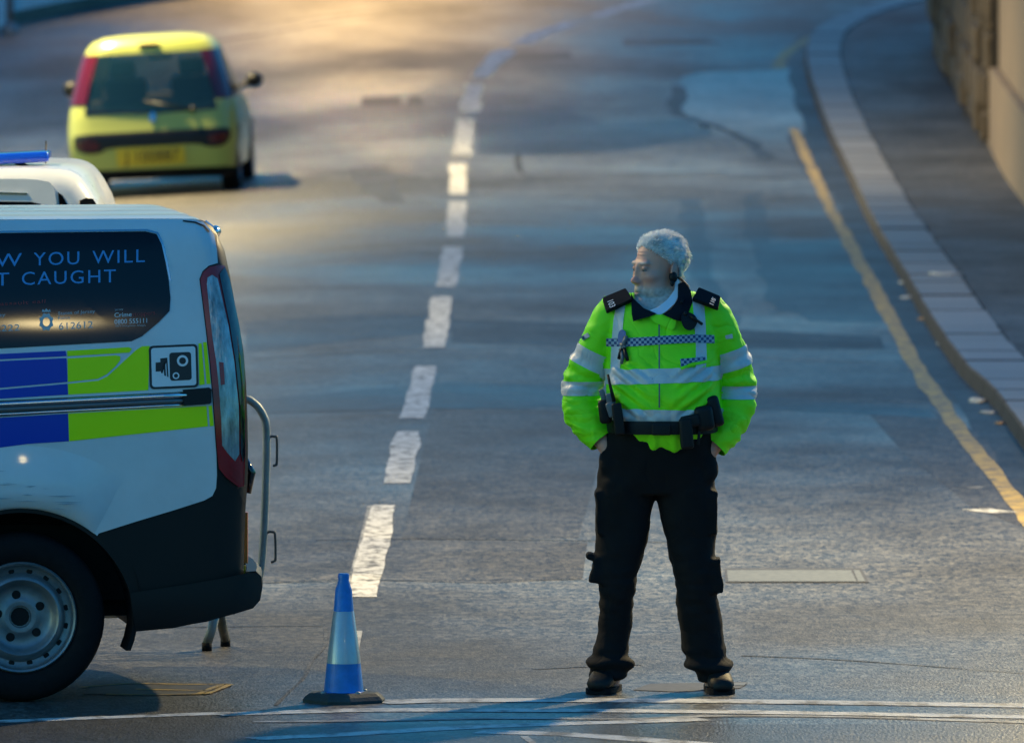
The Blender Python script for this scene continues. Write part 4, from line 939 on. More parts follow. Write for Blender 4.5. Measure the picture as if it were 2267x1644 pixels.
# ---- body: one continuous skin, mostly under the clothes
HS = 1.07; HC = mp(1459, 593, .03); HR = Matrix.Rotation(math.radians(-57), 3, 'Z') @ Matrix.Rotation(math.radians(3), 3, 'X')
def hd_(x, y, z): return HC + HR @ (Vector((x, y, z))*HS)
import numpy as np
def sde(P, c, r, rx=0.0):
    q = P-np.array(c)
    if rx: cs, sn = math.cos(rx), math.sin(rx); q = np.stack([q[:, 0], q[:, 1]*cs+q[:, 2]*sn, -q[:, 1]*sn+q[:, 2]*cs], 1)
    r = np.array(r); k0 = np.linalg.norm(q/r, axis=1); k1 = np.linalg.norm(q/(r*r), axis=1)+1e-9; return k0*(k0-1)/k1
def smin(a, b, k): h = np.clip(.5+.5*(b-a)/k, 0, 1); return b*(1-h)+a*h-k*h*(1-h)
def smax(a, b, k): return -smin(-a, -b, k)
def head_sdf(P):
    A = P.copy(); A[:, 0] = np.abs(A[:, 0])
    d = sde(A, (0, .015, .045), (.076, .098, .080)); d = smin(d, sde(A, (0, -.025, -.030), (.063, .075, .090)), .03); d = smin(d, sde(A, (0, -.040, -.086), (.050, .056, .046)), .03)
    d = smin(d, sde(A, (.034, -.028, -.084), (.028, .044, .038)), .025); d = smin(d, sde(A, (.042, -.064, -.024), (.020, .022, .016)), .02)
    d = smin(d, sde(A, (.022, -.084, .026), (.030, .013, .009)), .014); d = smin(d, sde(A, (0, -.078, -.074), (.028, .026, .024)), .02)
    d = smin(d, sde(A, (0, -.070, -.114), (.032, .030, .026)), .022)
    d = smax(d, -sde(A, (.031, -.106, .003), (.018, .017, .011)), .012)
    d = smin(d, sde(A, (0, -.097, -.006), (.009, .013, .030), -.20), .012); d = smin(d, sde(A, (0, -.112, -.037), (.013, .015, .013)), .010); d = smin(d, sde(A, (.011, -.104, -.043), (.009, .011, .008)), .007)
    d = smin(d, sde(A, (.031, -.086, .0075), (.014, .010, .0055)), .006); d = smin(d, sde(A, (.031, -.085, -.008), (.013, .010, .005)), .006)
    d = smax(d, -sde(A, (0, -.109, -.0805), (.023, .014, .0022)), .004); d = smin(d, sde(A, (0, -.098, -.087), (.018, .010, .006)), .006)
    d = smax(d, -sde(A, (.027, -.099, -.055), (.004, .012, .016)), .010)
    return d
bm = bmesh.new(); NU, NV = 168, 120; cen = np.array((0, -.008, -.01)); dirs = []
for j in range(1, NV):
    th = math.pi*j/NV
    for i in range(NU): ph = 2*math.pi*i/NU; dirs.append((math.sin(th)*math.cos(ph), math.sin(th)*math.sin(ph), math.cos(th)))
dirs.append((0, 0, 1)); dirs.append((0, 0, -1)); dirs = np.array(dirs); t_ = np.full(len(dirs), .20)
for _ in range(60): t_ -= .75*head_sdf(cen+dirs*t_[:, None])
pts_ = cen+dirs*t_[:, None]; vv = [bm.verts.new(HC+HR @ (Vector(p)*HS)) for p in pts_]
for j in range(NV-2):
    for i in range(NU): bm.faces.new((vv[j*NU+i], vv[j*NU+(i+1) % NU], vv[(j+1)*NU+(i+1) % NU], vv[(j+1)*NU+i]))
for i in range(NU): bm.faces.new((vv[-2], vv[i], vv[(i+1) % NU])); bm.faces.new((vv[-1], vv[(NV-2)*NU+(i+1) % NU], vv[(NV-2)*NU+i]))
bmesh.ops.recalc_face_normals(bm, faces=bm.faces)
def hel(c, r, rot=None): ellip(bm, HC + HR @ (Vector(c)*HS), [q*HS for q in r], HR if rot is None else HR @ rot, 24)
for s in (-1, 1): hel((s*.081, .014, -.012), (.010, .023, .035), Matrix.Rotation(math.radians(18*s), 3, 'Z') @ Matrix.Rotation(math.radians(-10), 3, 'X'))
tube(bm, [hd_(0, .03, -.03), mp(1470, 650, .035), mp(1468, 700, .03)], [.060, .064, .08], 20)
loft(bm, [(mx((a+b)/2), yc, mz(py), (b-a)/2*MS-.028, ry-.03) for py, a, b, ry, yc in TOR], 24)
loft(bm, [(mx(1455), 0, mz(1050), mx(1535)-mx(1455), .10), (mx(1455), 0, mz(1000), mx(1560)-mx(1455), .13), (mx(1458), 0, mz(940), .16, .13)], 24)
for arm in (ARML, ARMR): tube(bm, [mp(a, b, y) for a, b, y, r in arm] + [mp(arm[-1][0]+(18 if arm is ARML else -18), arm[-1][1]+26, -.05)], [max(.036, r*MS-.026) for a, b, y, r in arm]+[.034], 14)
for arm in (ARML, ARMR):
    s = 1 if arm is ARML else -1; ex, ey = arm[-1][0], arm[-1][1]; ellip(bm, mp(ex+s*26, ey+44, -.05), (.036, .022, .05))
    for k in range(4): tube(bm, [mp(ex+s*(14+k*7), ey+62, -.05), mp(ex+s*(18+k*7), ey+84, -.055), mp(ex+s*(24+k*7), ey+100-abs(k-1)*5, -.05)], [.010, .009, .007], 8)
    tube(bm, [mp(ex+s*12, ey+34, -.065), mp(ex+s*8, ey+54, -.085), mp(ex+s*14, ey+68, -.09)], [.012, .011, .008], 8)
for leg in (LEGL, LEGR):
    tube(bm, [mp(c, py, yc) for py, c, r, ry, yc in leg] + [mp(leg[-1][1], 1522, 0)], [max(.04, min(.085, r*MS-.03)) for py, c, r, ry, yc in leg]+[.04], 14)
bm = remesh(bm, .0036); relax(bm, 1, .4)
inv = HR.inverted()
def gs(p, c, s): d = p-Vector(c); return math.exp(-(d.x*d.x/(s[0]**2)+d.y*d.y/(s[1]**2)+d.z*d.z/(s[2]**2)))
lay = bm.verts.layers.float_color.new('tone'); hz_ = HC.z-.19
for v in bm.verts:
    p = inv @ (v.co-HC)/HS; col = Vector((.66, .32, .235))
    if v.co.z > hz_ and p.length < .24:
        q = Vector((abs(p.x), p.y, p.z)); d = 0.0
        d += .0011*math.sin(q.z*520)*gs(q, (0, -.09, .060), (.06, .05, .018)); d += .006*gs(q, (.090, .018, -.010), (.02, .010, .018))*0
        p2 = p+Vector((0, d, 0)); v.co = HC+HR @ (p2*HS)
        col = col*(1-.10*gs(q, (0, -.08, .05), (.06, .06, .03))); red = gs(q, (0, -.12, -.04), (.02, .03, .02))+.5*gs(q, (.045, -.07, -.035), (.025, .04, .02))
        col = col.lerp(Vector((.68, .22, .18)), min(1, .8*red))
        nz = .5+.5*noise.noise(p*90)
        jaw = sstep(-.056, -.080, q.z - .30*max(0, q.y+.02)*-1*0)*sstep(.035, -.005, q.y); jaw = max(jaw, .8*gs(q, (0, -.1, -.064), (.030, .05, .007)))
        jaw *= 1-.9*gs(q, (0, -.105, -.081), (.020, .03, .005))
        if q.z < -.15: jaw *= .35
        col = col.lerp(Vector((.54, .50, .45))*(.55+.8*nz), .78*jaw)
        col = col.lerp(Vector((.55, .54, .51)), .75*gs(q, (.032, -.098, .026), (.020, .03, .006)))
        col = col.lerp(Vector((.05, .03, .028)), .85*gs(q, (.031, -.088, -.002), (.013, .03, .0032))); col = col.lerp(Vector((.22, .11, .10)), .6*gs(q, (.031, -.088, .008), (.018, .03, .005)))
        col = col.lerp(Vector((.16, .06, .06)), .8*gs(q, (0, -.105, -.080), (.022, .03, .0035)))
        col = col.lerp(Vector((.33, .14, .12)), .6*gs(q, (.082, .015, -.01), (.015, .03, .04)))
    v[lay] = (*col, 1)
bvh_body = BVHTree.FromBMesh(bm)
bm.normal_update(); hair_src = [(v.co.copy(), v.normal.copy(), inv @ (v.co-HC)/HS) for v in bm.verts if v.co.z > HC.z-.09]
bm.faces.ensure_lookup_table(); face_src = [[v.co.copy() for v in f.verts] for f in bm.faces if f.calc_center_median().z > HC.z-.1]
body = obj('body', bm, 'skin', man, True)
# ---- eyes
for s in (-1, 1):
    bm = bmesh.new(); c = hd_(s*.031, -.0825, .0); ellip(bm, c, (.0108*HS,)*3, None, 16); ly = bm.verts.layers.float_color.new('tone')
    gz = HR @ Vector((-.25, -.95, -.12)).normalized()
    for v in bm.verts: t = (v.co-c).normalized().dot(gz); v[ly] = (.012, .015, .02, 1) if t > .80 else (.17, .15, .145, 1)
    obj('eye', bm, 'eye_ball', man, True)
# ---- hair: scalp cap coloured darker as shade between the short wavy strands
def hairm(q):
    x = abs(q.x)
    if q.y < -.01: return q.z-(.066+ .018*(1-min(1, x/.05)) + (-q.y-.05)*.18 - max(0, x-.05)*1.1)
    if q.y < .028: return q.z-.026
    return q.z+.062+(.0 if q.y < .05 else .02)
def hairy(q):
    x = abs(q.x)
    if q.y < -.01: return q.z > .066+ .018*(1-min(1, x/.05)) + (-q.y-.05)*.18 - max(0, x-.05)*1.1
    if q.y < .028: return q.z > .026
    return q.z > -.062-(.0 if q.y < .05 else .02)
bm = bmesh.new(); dct = {}
for f in face_src:
    ps = [inv @ (p-HC)/HS for p in f]
    if all(hairy(p) for p in ps) :
        vs = []
        for p, q in zip(f, ps):
            k = tuple(round(c, 5) for c in p)
            if k not in dct:
                n = (q-Vector((0, .018, .03))).normalized(); w = .0075+.006*noise.noise(q*22)+.004*noise.noise(q*46)
                w = .001+w*min(1, max(0, hairm(q)/.022))
                dct[k] = bm.verts.new(HC+HR @ ((q+n*w)*HS))
            vs.append(dct[k])
        try: bm.faces.new(vs)
        except ValueError: pass
hair = obj('hair', bm, 'hair_shade', man, True)
bm = bmesh.new(); rnd = random.Random(5); cand = [h for h in hair_src if hairy(h[2])]
for k in range(9000):
    co, n, q = rnd.choice(cand); c0 = co + Vector((rnd.uniform(-.004, .004), rnd.uniform(-.004, .004), rnd.uniform(-.004, .004)))
    back = HR @ Vector((0, 1, -.25 if q.z > .05 else -.9)); flow = (back-n*back.dot(n)).normalized()
    sw = noise.noise_vector(q*30)*1.5; L = rnd.uniform(.014, .027)*(.55+.45*min(1, max(0, hairm(q)/.02))); r = rnd.uniform(.0009, .0017); ring_p = None; p = c0+n*.002
    for s in range(4):
        dirv = (n*(.9-.35*s)+flow*(.35+.25*s)+sw*(.3+.25*s)).normalized(); t1 = dirv.orthogonal().normalized(); t2 = dirv.cross(t1); rr_ = r*(1-.28*s)
        ringv = [bm.verts.new(p+(t1*math.cos(a)+t2*math.sin(a))*rr_) for a in (0, 2.1, 4.2)]
        if ring_p:
            for j in range(3): bm.faces.new((ring_p[j], ring_p[(j+1) % 3], ringv[(j+1) % 3], ringv[j]))
        ring_p = ringv; p = p+dirv*(L/3)
st_ = obj('hair_strands', bm, 'hair_white', hair, True, fixn=False)
# ---- jacket
bm = bmesh.new(); loft(bm, [(mx((a+b)/2), yc, mz(py), (b-a)/2*MS, ry) for py, a, b, ry, yc in TOR], 40, 2.5)
for arm in (ARML, ARMR): tube(bm, [mp(a, b, y) for a, b, y, r in arm], [r*MS for a, b, y, r in arm], 20)
bm = remesh(bm, .0075); relax(bm, 4, .5); bm.normal_update()
def arm_t(p, arm):
    best = (9, 0, 0)
    for i in range(len(arm)-1):
        a = mp(*arm[i][:3]); b = mp(*arm[i+1][:3]); d = b-a; t = max(0, min(1, (p-a).dot(d)/d.length_squared)); r = (arm[i][3]+(arm[i+1][3]-arm[i][3])*t)*MS; m = (p-a-d*t).length/r
        if m < best[0]: best = (m, i+t, r)
    return best
def tor_m(p):
    py = 1532-p.z/MS
    for (y1, a1, b1, r1, c1), (y0, a0, b0, r0, c0) in zip(TOR, TOR[1:]):
        if y0 <= py <= y1:
            t = (py-y1)/(y0-y1); a = a1+(a0-a1)*t; b = b1+(b0-b1)*t; return math.hypot((p.x-mx((a+b)/2))/((b-a)/2*MS), (p.y-(c1+(c0-c1)*t))/(r1+(r0-r1)*t))
    return 9
def lab(p):
    l = arm_t(p, ARML); r = arm_t(p, ARMR); t = tor_m(p)
    if l[0] < t and l[0] < 1.25: return 'L', l[1]
    if r[0] < t and r[0] < 1.25: return 'R', r[1]
    return 'T', 0
for v in bm.verts:
    w, t = lab(v.co); p = v.co
    if w == 'T':
        py = 1532-p.z/MS; px = 1460+p.x/MS
        a = .006*noise.noise(Vector((p.x*9, p.y*6, p.z*14)))+.0035*noise.noise(Vector((p.x*22+p.z*10, p.y*9, p.z*26)))
        a += .010*sstep(890, 930, py)*noise.noise(Vector((p.x*30, 0, p.z*5)))
        # drag folds running from the armpits to the belly
        for ax, ay, dr in ((1352, 800, 1), (1580, 805, -1)):
            u = (px-ax)*dr; w_ = (py-ay)
            if 0 < u < 110 and 0 < w_ < 120: a += .0065*math.sin((w_-u*.75)*.22)*sstep(110, 40, u)*sstep(0, 15, u)
        a = 1.25*a-.012*math.exp(-((py-938)/9)**2)
        v.co += v.normal*a
    else:
        px = 1460+p.x/MS
        el = math.exp(-((t-4.6)/2.4)**2); lo = sstep(5, 7, t)
        def rg(q): return (1-abs(noise.noise(q))*2.2)
        u = t*2.2+.9*noise.noise(p*9)
        a = .0045*el*math.sin(u*3.4)+.0065*lo*rg(Vector((p.x*10+p.z*8, p.y*9, p.z*30)))+.006*noise.noise(p*12)+.006*rg(Vector((p.x*12-p.z*9, p.y*8, p.z*17)))*(.4+.6*el)
        if t < 2.8: a *= .75
        v.co += v.normal*a
relax(bm, 1, .25)
# cut the hem in an uneven line and open the cuffs
bmesh.ops.bisect_plane(bm, geom=bm.verts[:]+bm.edges[:]+bm.faces[:], plane_co=mp(1460, 978), plane_no=(0, 0, -1), clear_outer=False)
def cut(pl, no, test):
    r = bmesh.ops.bisect_plane(bm, geom=bm.verts[:]+bm.edges[:]+bm.faces[:], plane_co=pl, plane_no=no)
    dele = [f for f in bm.faces if (f.calc_center_median()-Vector(pl)).dot(Vector(no)) > 0 and test(f.calc_center_median())]
    bmesh.ops.delete(bm, geom=dele, context='FACES')
for arm, who in ((ARML, 'L'), (ARMR, 'R')):
    a = mp(*arm[-2][:3]); b = mp(*arm[-1][:3]); cut(tuple(b-(b-a)*.45), tuple((b-a).normalized()), lambda c: lab(c)[0] == who or (c-b).length < .07)
for v in bm.verts:
    if lab(v.co)[0] == 'T' and v.co.z < mz(940):
        px = 1460+v.co.x/MS; f = (mz(940)-v.co.z)/(mz(940)-mz(985)); dz = (-.010*math.exp(-((px-1432)/30)**2)-.016*math.exp(-((px-1486)/26)**2)+.008*math.exp(-((px-1460)/14)**2)+.05*sstep(1420, 1360, px)+.052*sstep(1515, 1575, px))
        v.co.z += dz*f; v.co += v.normal*(.006*f*math.sin(px*.11))
pc = mp(1466, 690, -.13); pn = (mp(1466, 644, .10)-pc).normalized(); pn = Vector((0, -pn.z, pn.y)).normalized()
if pn.z < 0: pn = -pn
cut(tuple(pc), tuple(pn), lambda c: abs(c.x-mx(1464)) < 62*MS+.05*0 and lab(c)[0] == 'T')
bm.normal_update(); jb = bm.copy(); bvh_j = BVHTree.FromBMesh(bm)
jacket = obj('jacket', bm, 'hivis', man, True, fixn=False)
def band(name, planes, want, material='retro', push=.003, zr=None, parent=jacket, front=None):
    b = jb.copy()
    for co, no in planes: bmesh.ops.bisect_plane(b, geom=b.verts[:]+b.edges[:]+b.faces[:], plane_co=co, plane_no=no, clear_outer=True)
    bad = [f for f in b.faces if lab(f.calc_center_median())[0] != want or (front and f.calc_center_median().y > front)]
    bmesh.ops.delete(b, geom=bad, context='FACES'); b.normal_update()
    for v in b.verts: v.co += v.normal*push
    return obj(name, b, material, parent, True, fixn=False)
def zband(y0l, y0r, y1l, y1r, want):
    a = mp(1350, y0l); b = mp(1590, y0r); n0 = Vector((-(b-a).z, 0, (b-a).x)).normalized(); c = mp(1350, y1l); d = mp(1590, y1r); n1 = Vector(((d-c).z, 0, -(d-c).x)).normalized()
    return [(tuple(a), tuple(n0)), (tuple(c), tuple(n1))]
band('reflective_band', zband(813, 806, 846, 838, 'T'), 'T'); band('reflective_band', zband(898, 902, 929, 930, 'T'), 'T')
for arm, who, ts in ((ARML, 'L', ((2.75, 3.65, .25), (4.55, 5.5, -.0))), (ARMR, 'R', ((2.75, 3.65, .0), (4.65, 5.55, 0)))):
    for t0, t1, sk in ts:
        def at(t): i = int(t); return mp(*arm[i][:3]).lerp(mp(*arm[i+1][:3]), t-i)
        p0, p1 = at(t0), at(t1); d = (p1-p0).normalized()
        if t0 > 4: d = Vector((0, 0, -1))
        elif who == 'L': d = Vector((-.42, .1, -.9)).normalized()
        else: d = Vector((.30, .1, -.95)).normalized()
        band('reflective_band', [(tuple(p0), tuple(-d)), (tuple(p1), tuple(d))], who)
# appliques dropped onto the front of the jacket
def J(px, py, off):
    o = mp(px, py, -1.0); h = bvh_j.ray_cast(o, Vector((0, 1, 0)))
    y = h[0].y if h[0] else -.08
    return mp(px, py, y-off)
def jp(name, pts, material, off, grid=8, rnd=0, parent=jacket, thick=.004):
    return pix_poly(name, chaikin(pts, rnd) if rnd else pts, lambda x, y: J(x, y, off), material, parent, grid, thick)
jp('reflective_stripe', [(1363, 672), (1385, 660), (1379, 700), (1374, 760), (1371, 814), (1350, 815), (1352, 760), (1357, 705)], 'retro', .0035)
jp('reflective_stripe', [(1531, 655), (1557, 660), (1561, 720), (1563, 790), (1560, 812), (1538, 812), (1539, 760), (1535, 700)], 'retro', .0035)
# chequered chest tape with uv squares
bm = flat_poly([(1341, 746), (1400, 742), (1480, 737), (1536, 735), (1580, 738), (1581, 756), (1536, 753), (1480, 755), (1400, 761), (1341, 764)], 5)
uvd = {}
for v in bm.verts: uvd[v] = ((v.co.x-1340)/6.0, (v.co.y-735+(v.co.x-1340)*.05)/6.0)
uvl = bm.loops.layers.uv.new('UVMap')
for f in bm.faces:
    for lp in f.loops: lp[uvl].uv = uvd[lp.vert]
for v in bm.verts: v.co = J(v.co.x, v.co.y, .005)
bmesh.ops.recalc_face_normals(bm, faces=bm.faces); obj('chequer_tape', bm, 'chequer', jacket)
bm = flat_poly([(1504, 788), (1560, 784), (1560, 792), (1530, 796), (1505, 806)], 5); uvd = {v: ((v.co.x)/6.0, (v.co.y)/6.0) for v in bm.verts}; uvl = bm.loops.layers.uv.new('UVMap')
for f in bm.faces:
    for lp in f.loops: lp[uvl].uv = uvd[lp.vert]
for v in bm.verts: v.co = J(v.co.x, v.co.y, .006)
bmesh.ops.recalc_face_normals(bm, faces=bm.faces); obj('name_tape', bm, 'chequer', jacket)
jp('pocket_flap', [(1503, 806), (1530, 797), (1572, 790), (1574, 796), (1532, 803), (1506, 812)], 'hivis', .010, 8)
jp('zip_flap', [(1448, 702), (1462, 700), (1461, 800), (1461, 895), (1450, 895), (1449, 800)], 'hivis', .0016, 8, thick=.0)
jp('zip', [(1456, 702), (1459, 702), (1459, 895), (1456, 895)], 'kit_grey', .0024, 8, thick=.0)
jp('throat_flap', [(1434, 695), (1452, 690), (1478, 692), (1497, 702), (1489, 728), (1470, 718), (1446, 708)], 'hivis', .016, 8, 1, thick=.012)
jp('sleeve_badge', [(1284, 744), (1300, 734), (1305, 742), (1290, 752)], 'decal_grey', .004, 6); jp('sleeve_badge', [(1604, 740), (1620, 736), (1622, 746), (1606, 748)], 'retro', .004, 6)
# shoulder boards
def epaulette(pts, txt, q):
    bm = bmesh.new(); P = [J(x, y, .012) for x, y in pts]; cy = min(p.y for p in P)
    for p, (x, y), dy in zip(P, pts, q): p.y = dy
    f = bm.faces.new([bm.verts.new(p) for p in P]); r = bmesh.ops.extrude_face_region(bm, geom=[f]); bmesh.ops.translate(bm, verts=[g for g in r['geom'] if isinstance(g, bmesh.types.BMVert)], vec=(0, .03, -.014)); bmesh.ops.recalc_face_normals(bm, faces=bm.faces); bmesh.ops.bevel(bm, geom=bm.edges[:], offset=.003, segments=2, affect='EDGES')
    e = obj('epaulette', bm, 'navy_cloth', jacket)
    o, ux, uy = txt; bm = text_mesh('1103', 1.0); xs_ = [v.co.x for v in bm.verts]; a, b = min(xs_), max(xs_)
    for v in bm.verts:
        t = (v.co.x-a)/(b-a); s = v.co.y/.7; v.co = mp(o[0]+ux[0]*t+uy[0]*s, o[1]+ux[1]*t+uy[1]*s, min(q)-.006+.0*t)
        v.co.y = (q[0]+(q[3]-q[0])*t if True else 0)-.010
    obj('collar_number', bm, 'decal_white', e, fixn=False)
epaulette([(1333, 655), (1384, 634), (1399, 657), (1342, 684)], ((1341, 659), (8, 18), (13, -5)), (-.055, -.055, -.112, -.112))
epaulette([(1588, 677), (1531, 656), (1546, 632), (1594, 652)], ((1569, 667), (8, -16), (9, 4)), (-.112, -.112, -.055, -.055))
# collars
bm = bmesh.new(); rows = []
for k in range(33):
    a = math.radians(-100+ 200*k/32+90); c = mp(1466, 660, .035); d = Vector((math.cos(a), math.sin(a), 0)); fr = max(0, -d.y)
    top = c+Vector((d.x*.082, d.y*.085, .050-.085*fr-.02*fr)); low = c+Vector((d.x*.100, d.y*.105, -.035-.045*fr))
    mid = top.lerp(low, .5)+d*.012; rows.append([bm.verts.new(p) for p in (top-d*.008, top, mid, low)])
for a, b in zip(rows, rows[1:]):
    for i in range(3): bm.faces.new((a[i], b[i], b[i+1], a[i+1]))
obj('collar', bm, 'navy_cloth', jacket, True)
def JC(px, py): return mp(px, py, -.055-.100*sstep(630, 705, py)*(1-.35*sstep(1500, 1530, px)))
def cp_(pts): pix_poly('collar_flap', pts, JC, 'navy_cloth', jacket, 8, .02)
cp_([(1396, 646), (1402, 658), (1424, 678), (1452, 689), (1440, 694), (1416, 701), (1400, 706), (1397, 690)])
cp_([(1500, 626), (1514, 620), (1528, 640), (1532, 664), (1522, 690), (1506, 706), (1490, 702), (1466, 691), (1484, 680), (1499, 660)])
# shirt
pix_poly('shirt_collar', [(1495, 612), (1503, 618), (1504, 646), (1492, 668), (1474, 684), (1462, 691), (1442, 691), (1438, 682), (1455, 676), (1476, 660), (1492, 640)], lambda x, y: JC(x, y)+Vector((0, .006, 0)), 'shirt', man, 6, .02)
# ---- trousers with cargo pockets
bm = bmesh.new()
loft(bm, [(mx(1452), 0, mz(1092), mx(1584)-mx(1452), .118), (mx(1453), 0, mz(1060), mx(1584)-mx(1453), .135), (mx(1455), 0, mz(1010), mx(1584)-mx(1455), .148), (mx(1458), -.005, mz(970), mx(1580)-mx(1458), .155), (mx(1462), -.01, mz(935), mx(1580)-mx(1462), .16)], 36, 2.6)
for leg in (LEGL, LEGR): loft(bm, [(mx(c), yc, mz(py), r*MS, ry) for py, c, r, ry, yc in reversed(leg)], 28, 2.3)
for c, s, rz in (((1330, 1090), (.05, .15, .02), 0), ((1334, 1138), (.055, .16, .15), 0), ((1312, 1232), (.055, .12, .022), .35), ((1330, 1262), (.07, .15, .10), .25), ((1574, 1090), (.05, .15, .02), 0), ((1572, 1138), (.055, .16, .15), 0), ((1580, 1240), (.06, .15, .02), -.1), ((1582, 1275), (.06, .16, .13), -.1)):
    box(bm, mp(c[0], c[1], -.01), s, Matrix.Rotation(rz, 3, 'Y'))
for e in ((1345, 985), (1570, 1000)): ellip(bm, mp(e[0]+(8 if e[0] < 1450 else -8), e[1]+36, -.06), (.05, .05, .07))
bm = remesh(bm, .0075); relax(bm, 3, .5); bm.normal_update()
for v in bm.verts:
    p = v.co; py = 1532-p.z/MS; a = .006*noise.noise(Vector((p.x*9, p.y*7, p.z*9)))+.004*noise.noise(Vector((p.x*16, p.y*10, p.z*24)))
    a += .010*sstep(1420, 1470, py)*math.sin((py-1420)*.16+2*noise.noise(p*6)) + .006*math.exp(-((py-1300)/70)**2)*noise.noise(Vector((p.x*8, p.y*8, p.z*36)))
    v.co += v.normal*a
relax(bm, 1, .3); tr = obj('trousers', bm, 'trouser', man, True, fixn=False)
# ---- boots
def boot(cx, cy, toe):
    bm = bmesh.new(); d = Vector((toe, -1, 0)).normalized(); s = Vector((-d.y, d.x, 0))
    prof = [(-.10, .034, .10), (-.06, .042, .115), (0, .046, .11), (.06, .049, .088), (.11, .052, .068), (.145, .047, .056), (.168, .034, .042)]
    rows = []
    for t, w, h in prof:
        row = []
        for k in range(12):
            a = 2*math.pi*k/12; row.append(bm.verts.new(mp(cx, cy)+d*t+s*(w*math.cos(a))+Vector((0, 0, .006+h/2+h/2*math.copysign(abs(math.sin(a))**.7, math.sin(a))))))
        rows.append(row)
    for a, b in zip(rows, rows[1:]):
        for k in range(12): bm.faces.new((a[k], a[(k+1) % 12], b[(k+1) % 12], b[k]))
    bm.faces.new(rows[0]); bm.faces.new(rows[-1]); bmesh.ops.recalc_face_normals(bm, faces=bm.faces)
    b = obj('boot', bm, 'boot', man, True)
    bm = bmesh.new(); out = [(t, w+.004) for t, w, h in prof]; pts = [mp(cx, cy)+d*t+s*w for t, w in out]+[mp(cx, cy)+d*t-s*w for t, w in reversed(out)]
    f = bm.faces.new([bm.verts.new((p.x, p.y, .002)) for p in pts]); r = bmesh.ops.extrude_face_region(bm, geom=[f]); bmesh.ops.translate(bm, verts=[g for g in r['geom'] if isinstance(g, bmesh.types.BMVert)], vec=(0, 0, .022)); obj('sole', bm, 'rubber', b)
    for k in range(4): 
        bm = bmesh.new(); t = .02+.022*k; z = .112-.013*k; tube(bm, [mp(cx, cy)+d*t+s*.03+Vector((0, 0, z-.012)), mp(cx, cy)+d*(t+.006)+Vector((0, 0, z+.004)), mp(cx, cy)+d*t-s*.03+Vector((0, 0, z-.012))], .004, 6); obj('lace', bm, 'navy_cloth', b, True)
boot(1343, 1528, -.25); boot(1588, 1530, .12)
# ---- belt and kit
bm = bmesh.new(); rows = []
for k in range(48):
    a = 2*math.pi*k/48; c, s = math.cos(a), math.sin(a)
    x = mx(1466)+.222*math.copysign(abs(c)**.8, c); y = -.02+.192*math.copysign(abs(s)**.8, s); z = mz(942)+.012*abs(c)**2+.004*math.sin(a*3)
    rows.append([bm.verts.new((x, y, z-.026)), bm.verts.new((x*1.0, y*1.02, z)), bm.verts.new((x, y, z+.026))])
for i in range(48):
    a, b = rows[i], rows[(i+1) % 48]
    for j in range(2): bm.faces.new((a[j], b[j], b[j+1], a[j+1]))
belt = obj('belt', bm, 'kit_black', man, True)
def kit(name, c, y, s, rot=0, m='kit_black', bv=.008, parent=belt):
    bm = bmesh.new(); box(bm, mp(c[0], c[1], y), s, Matrix.Rotation(rot, 3, 'Y')); bevel(bm, bv, 3); return auto(obj(name, bm, m, parent), 50)
kit('buckle', (1462, 943), -.222, (.075, .014, .045)); kit('pouch', (1557, 919), -.175, (.075, .08, .10), -.15, bv=.025); kit('pouch', (1580, 905), -.12, (.055, .12, .125), -.25, bv=.022); kit('holster', (1517, 952), -.212, (.052, .045, .120), -.08, bv=.012)
kit('pouch', (1526, 925), -.205, (.075, .04, .05), -.2, bv=.012); kit('holster_strap', (1545, 960), -.19, (.012, .02, .06), .1, bv=.003)
rd = kit('radio', (1367, 920), -.205, (.040, .040, .125), -.13, bv=.009)
bm = bmesh.new(); tube(bm, [mp(1358, 882, -.205), mp(1350, 850, -.20), mp(1344, 822, -.19)], [.008, .006, .005], 8); obj('aerial', bm, 'kit_black', rd, True)
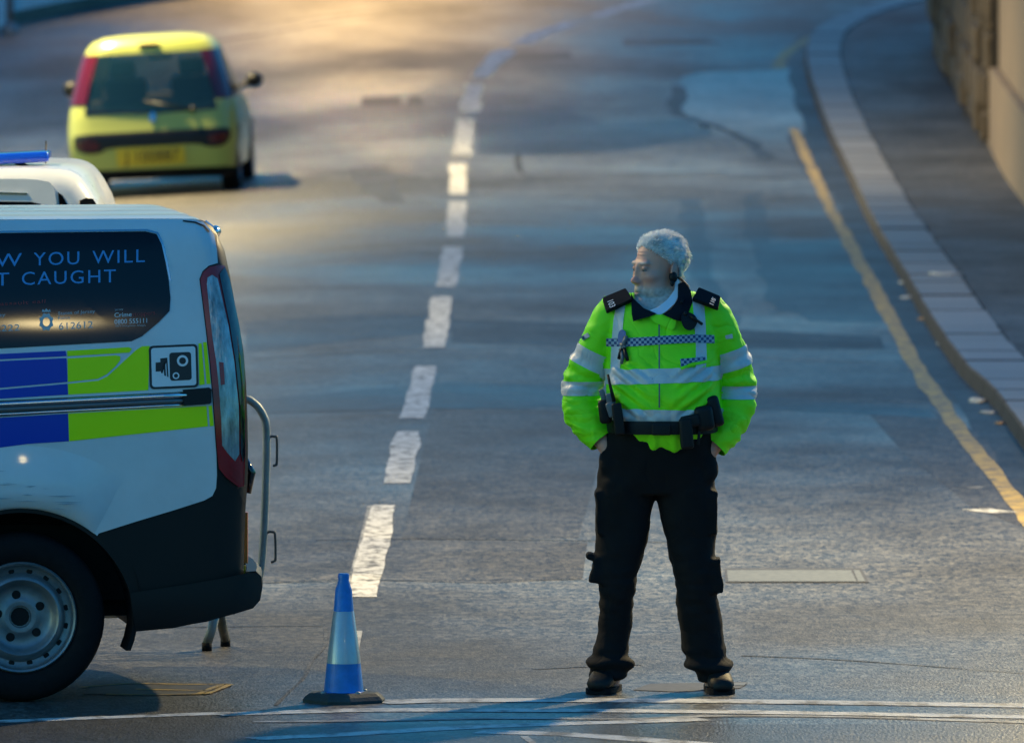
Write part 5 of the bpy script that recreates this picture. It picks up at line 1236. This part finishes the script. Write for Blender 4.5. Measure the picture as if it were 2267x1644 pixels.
kit('radio_clip', (1352, 900), -.18, (.035, .05, .06), -.3, 'kit_grey', .01); kit('pouch', (1338, 905), -.15, (.05, .06, .095), -.12, 'kit_black', .018); kit('torch', (1334, 872), -.15, (.022, .03, .06), -.3, 'kit_grey', .008); kit('pouch_flap', (1350, 876), -.17, (.035, .03, .045), -.2, 'kit_grey', .008)
# chest: blue tag with keys, speaker microphone, earpiece
tg = jp('key_tag', [(1366, 742), (1369, 728), (1377, 724), (1384, 729), (1384, 738), (1378, 740), (1377, 756), (1368, 762)], 'kit_blue', .018, 0, 1, thick=.012)
for pts, m in (([(1386, 738), (1380, 752), (1374, 770)], 'kit_grey'), ([(1378, 760), (1372, 776), (1368, 790)], 'kit_black'), ([(1380, 764), (1384, 780), (1388, 792)], 'kit_black'), ([(1374, 768), (1377, 786), (1374, 800)], 'kit_grey'), ([(1372, 756), (1382, 762), (1370, 770)], 'kit_grey')):
    bm = bmesh.new(); tube(bm, [J(x, y, .018) for x, y in pts], [.006, .008, .006], 8); obj('key', bm, m, tg, True)
mic = jp('microphone', [(1506, 690), (1516, 684), (1534, 690), (1543, 702), (1540, 714), (1530, 726), (1516, 724), (1507, 712)], 'kit_black', .045, 6, 1, thick=.04)
bm = bmesh.new(); tube(bm, [J(1526, 692, .05), J(1538, 702, .05), J(1552, 712, .03)], .006, 8); obj('microphone_clip', bm, 'kit_black', mic, True)
bm = bmesh.new(); tube(bm, [J(1504, 662, .03), J(1508, 676, .04), J(1516, 690, .05)], .007, 8); obj('microphone_lead', bm, 'kit_black', mic, True)
bm = bmesh.new(); ear = hd_(.088, .002, -.030); ellip(bm, ear, (.017, .017, .022)); ellip(bm, ear+Vector((-.004, -.008, -.024)), (.008, .01, .013)); ep = obj('earpiece', bm, 'kit_black', man, True)
bm = bmesh.new(); path = [ear+Vector((.01, .0, -.004)), mp(1500, 612, -.04), mp(1513, 622, -.02), mp(1522, 634, -.03), mp(1514, 652, -.06), mp(1507, 666, -.12)]
tube(bm, [tuple(p) for p in spline([tuple(p) for p in path], 5)], .0042, 8)
for k in range(24):
    t = k/24; q = spline([tuple(p) for p in path], 5); q = Vector(q[min(len(q)-1, int(t*len(q)))]); ellip(bm, q, (.007, .007, .003), seg=8)
obj('earpiece_lead', bm, 'kit_black', ep, True)
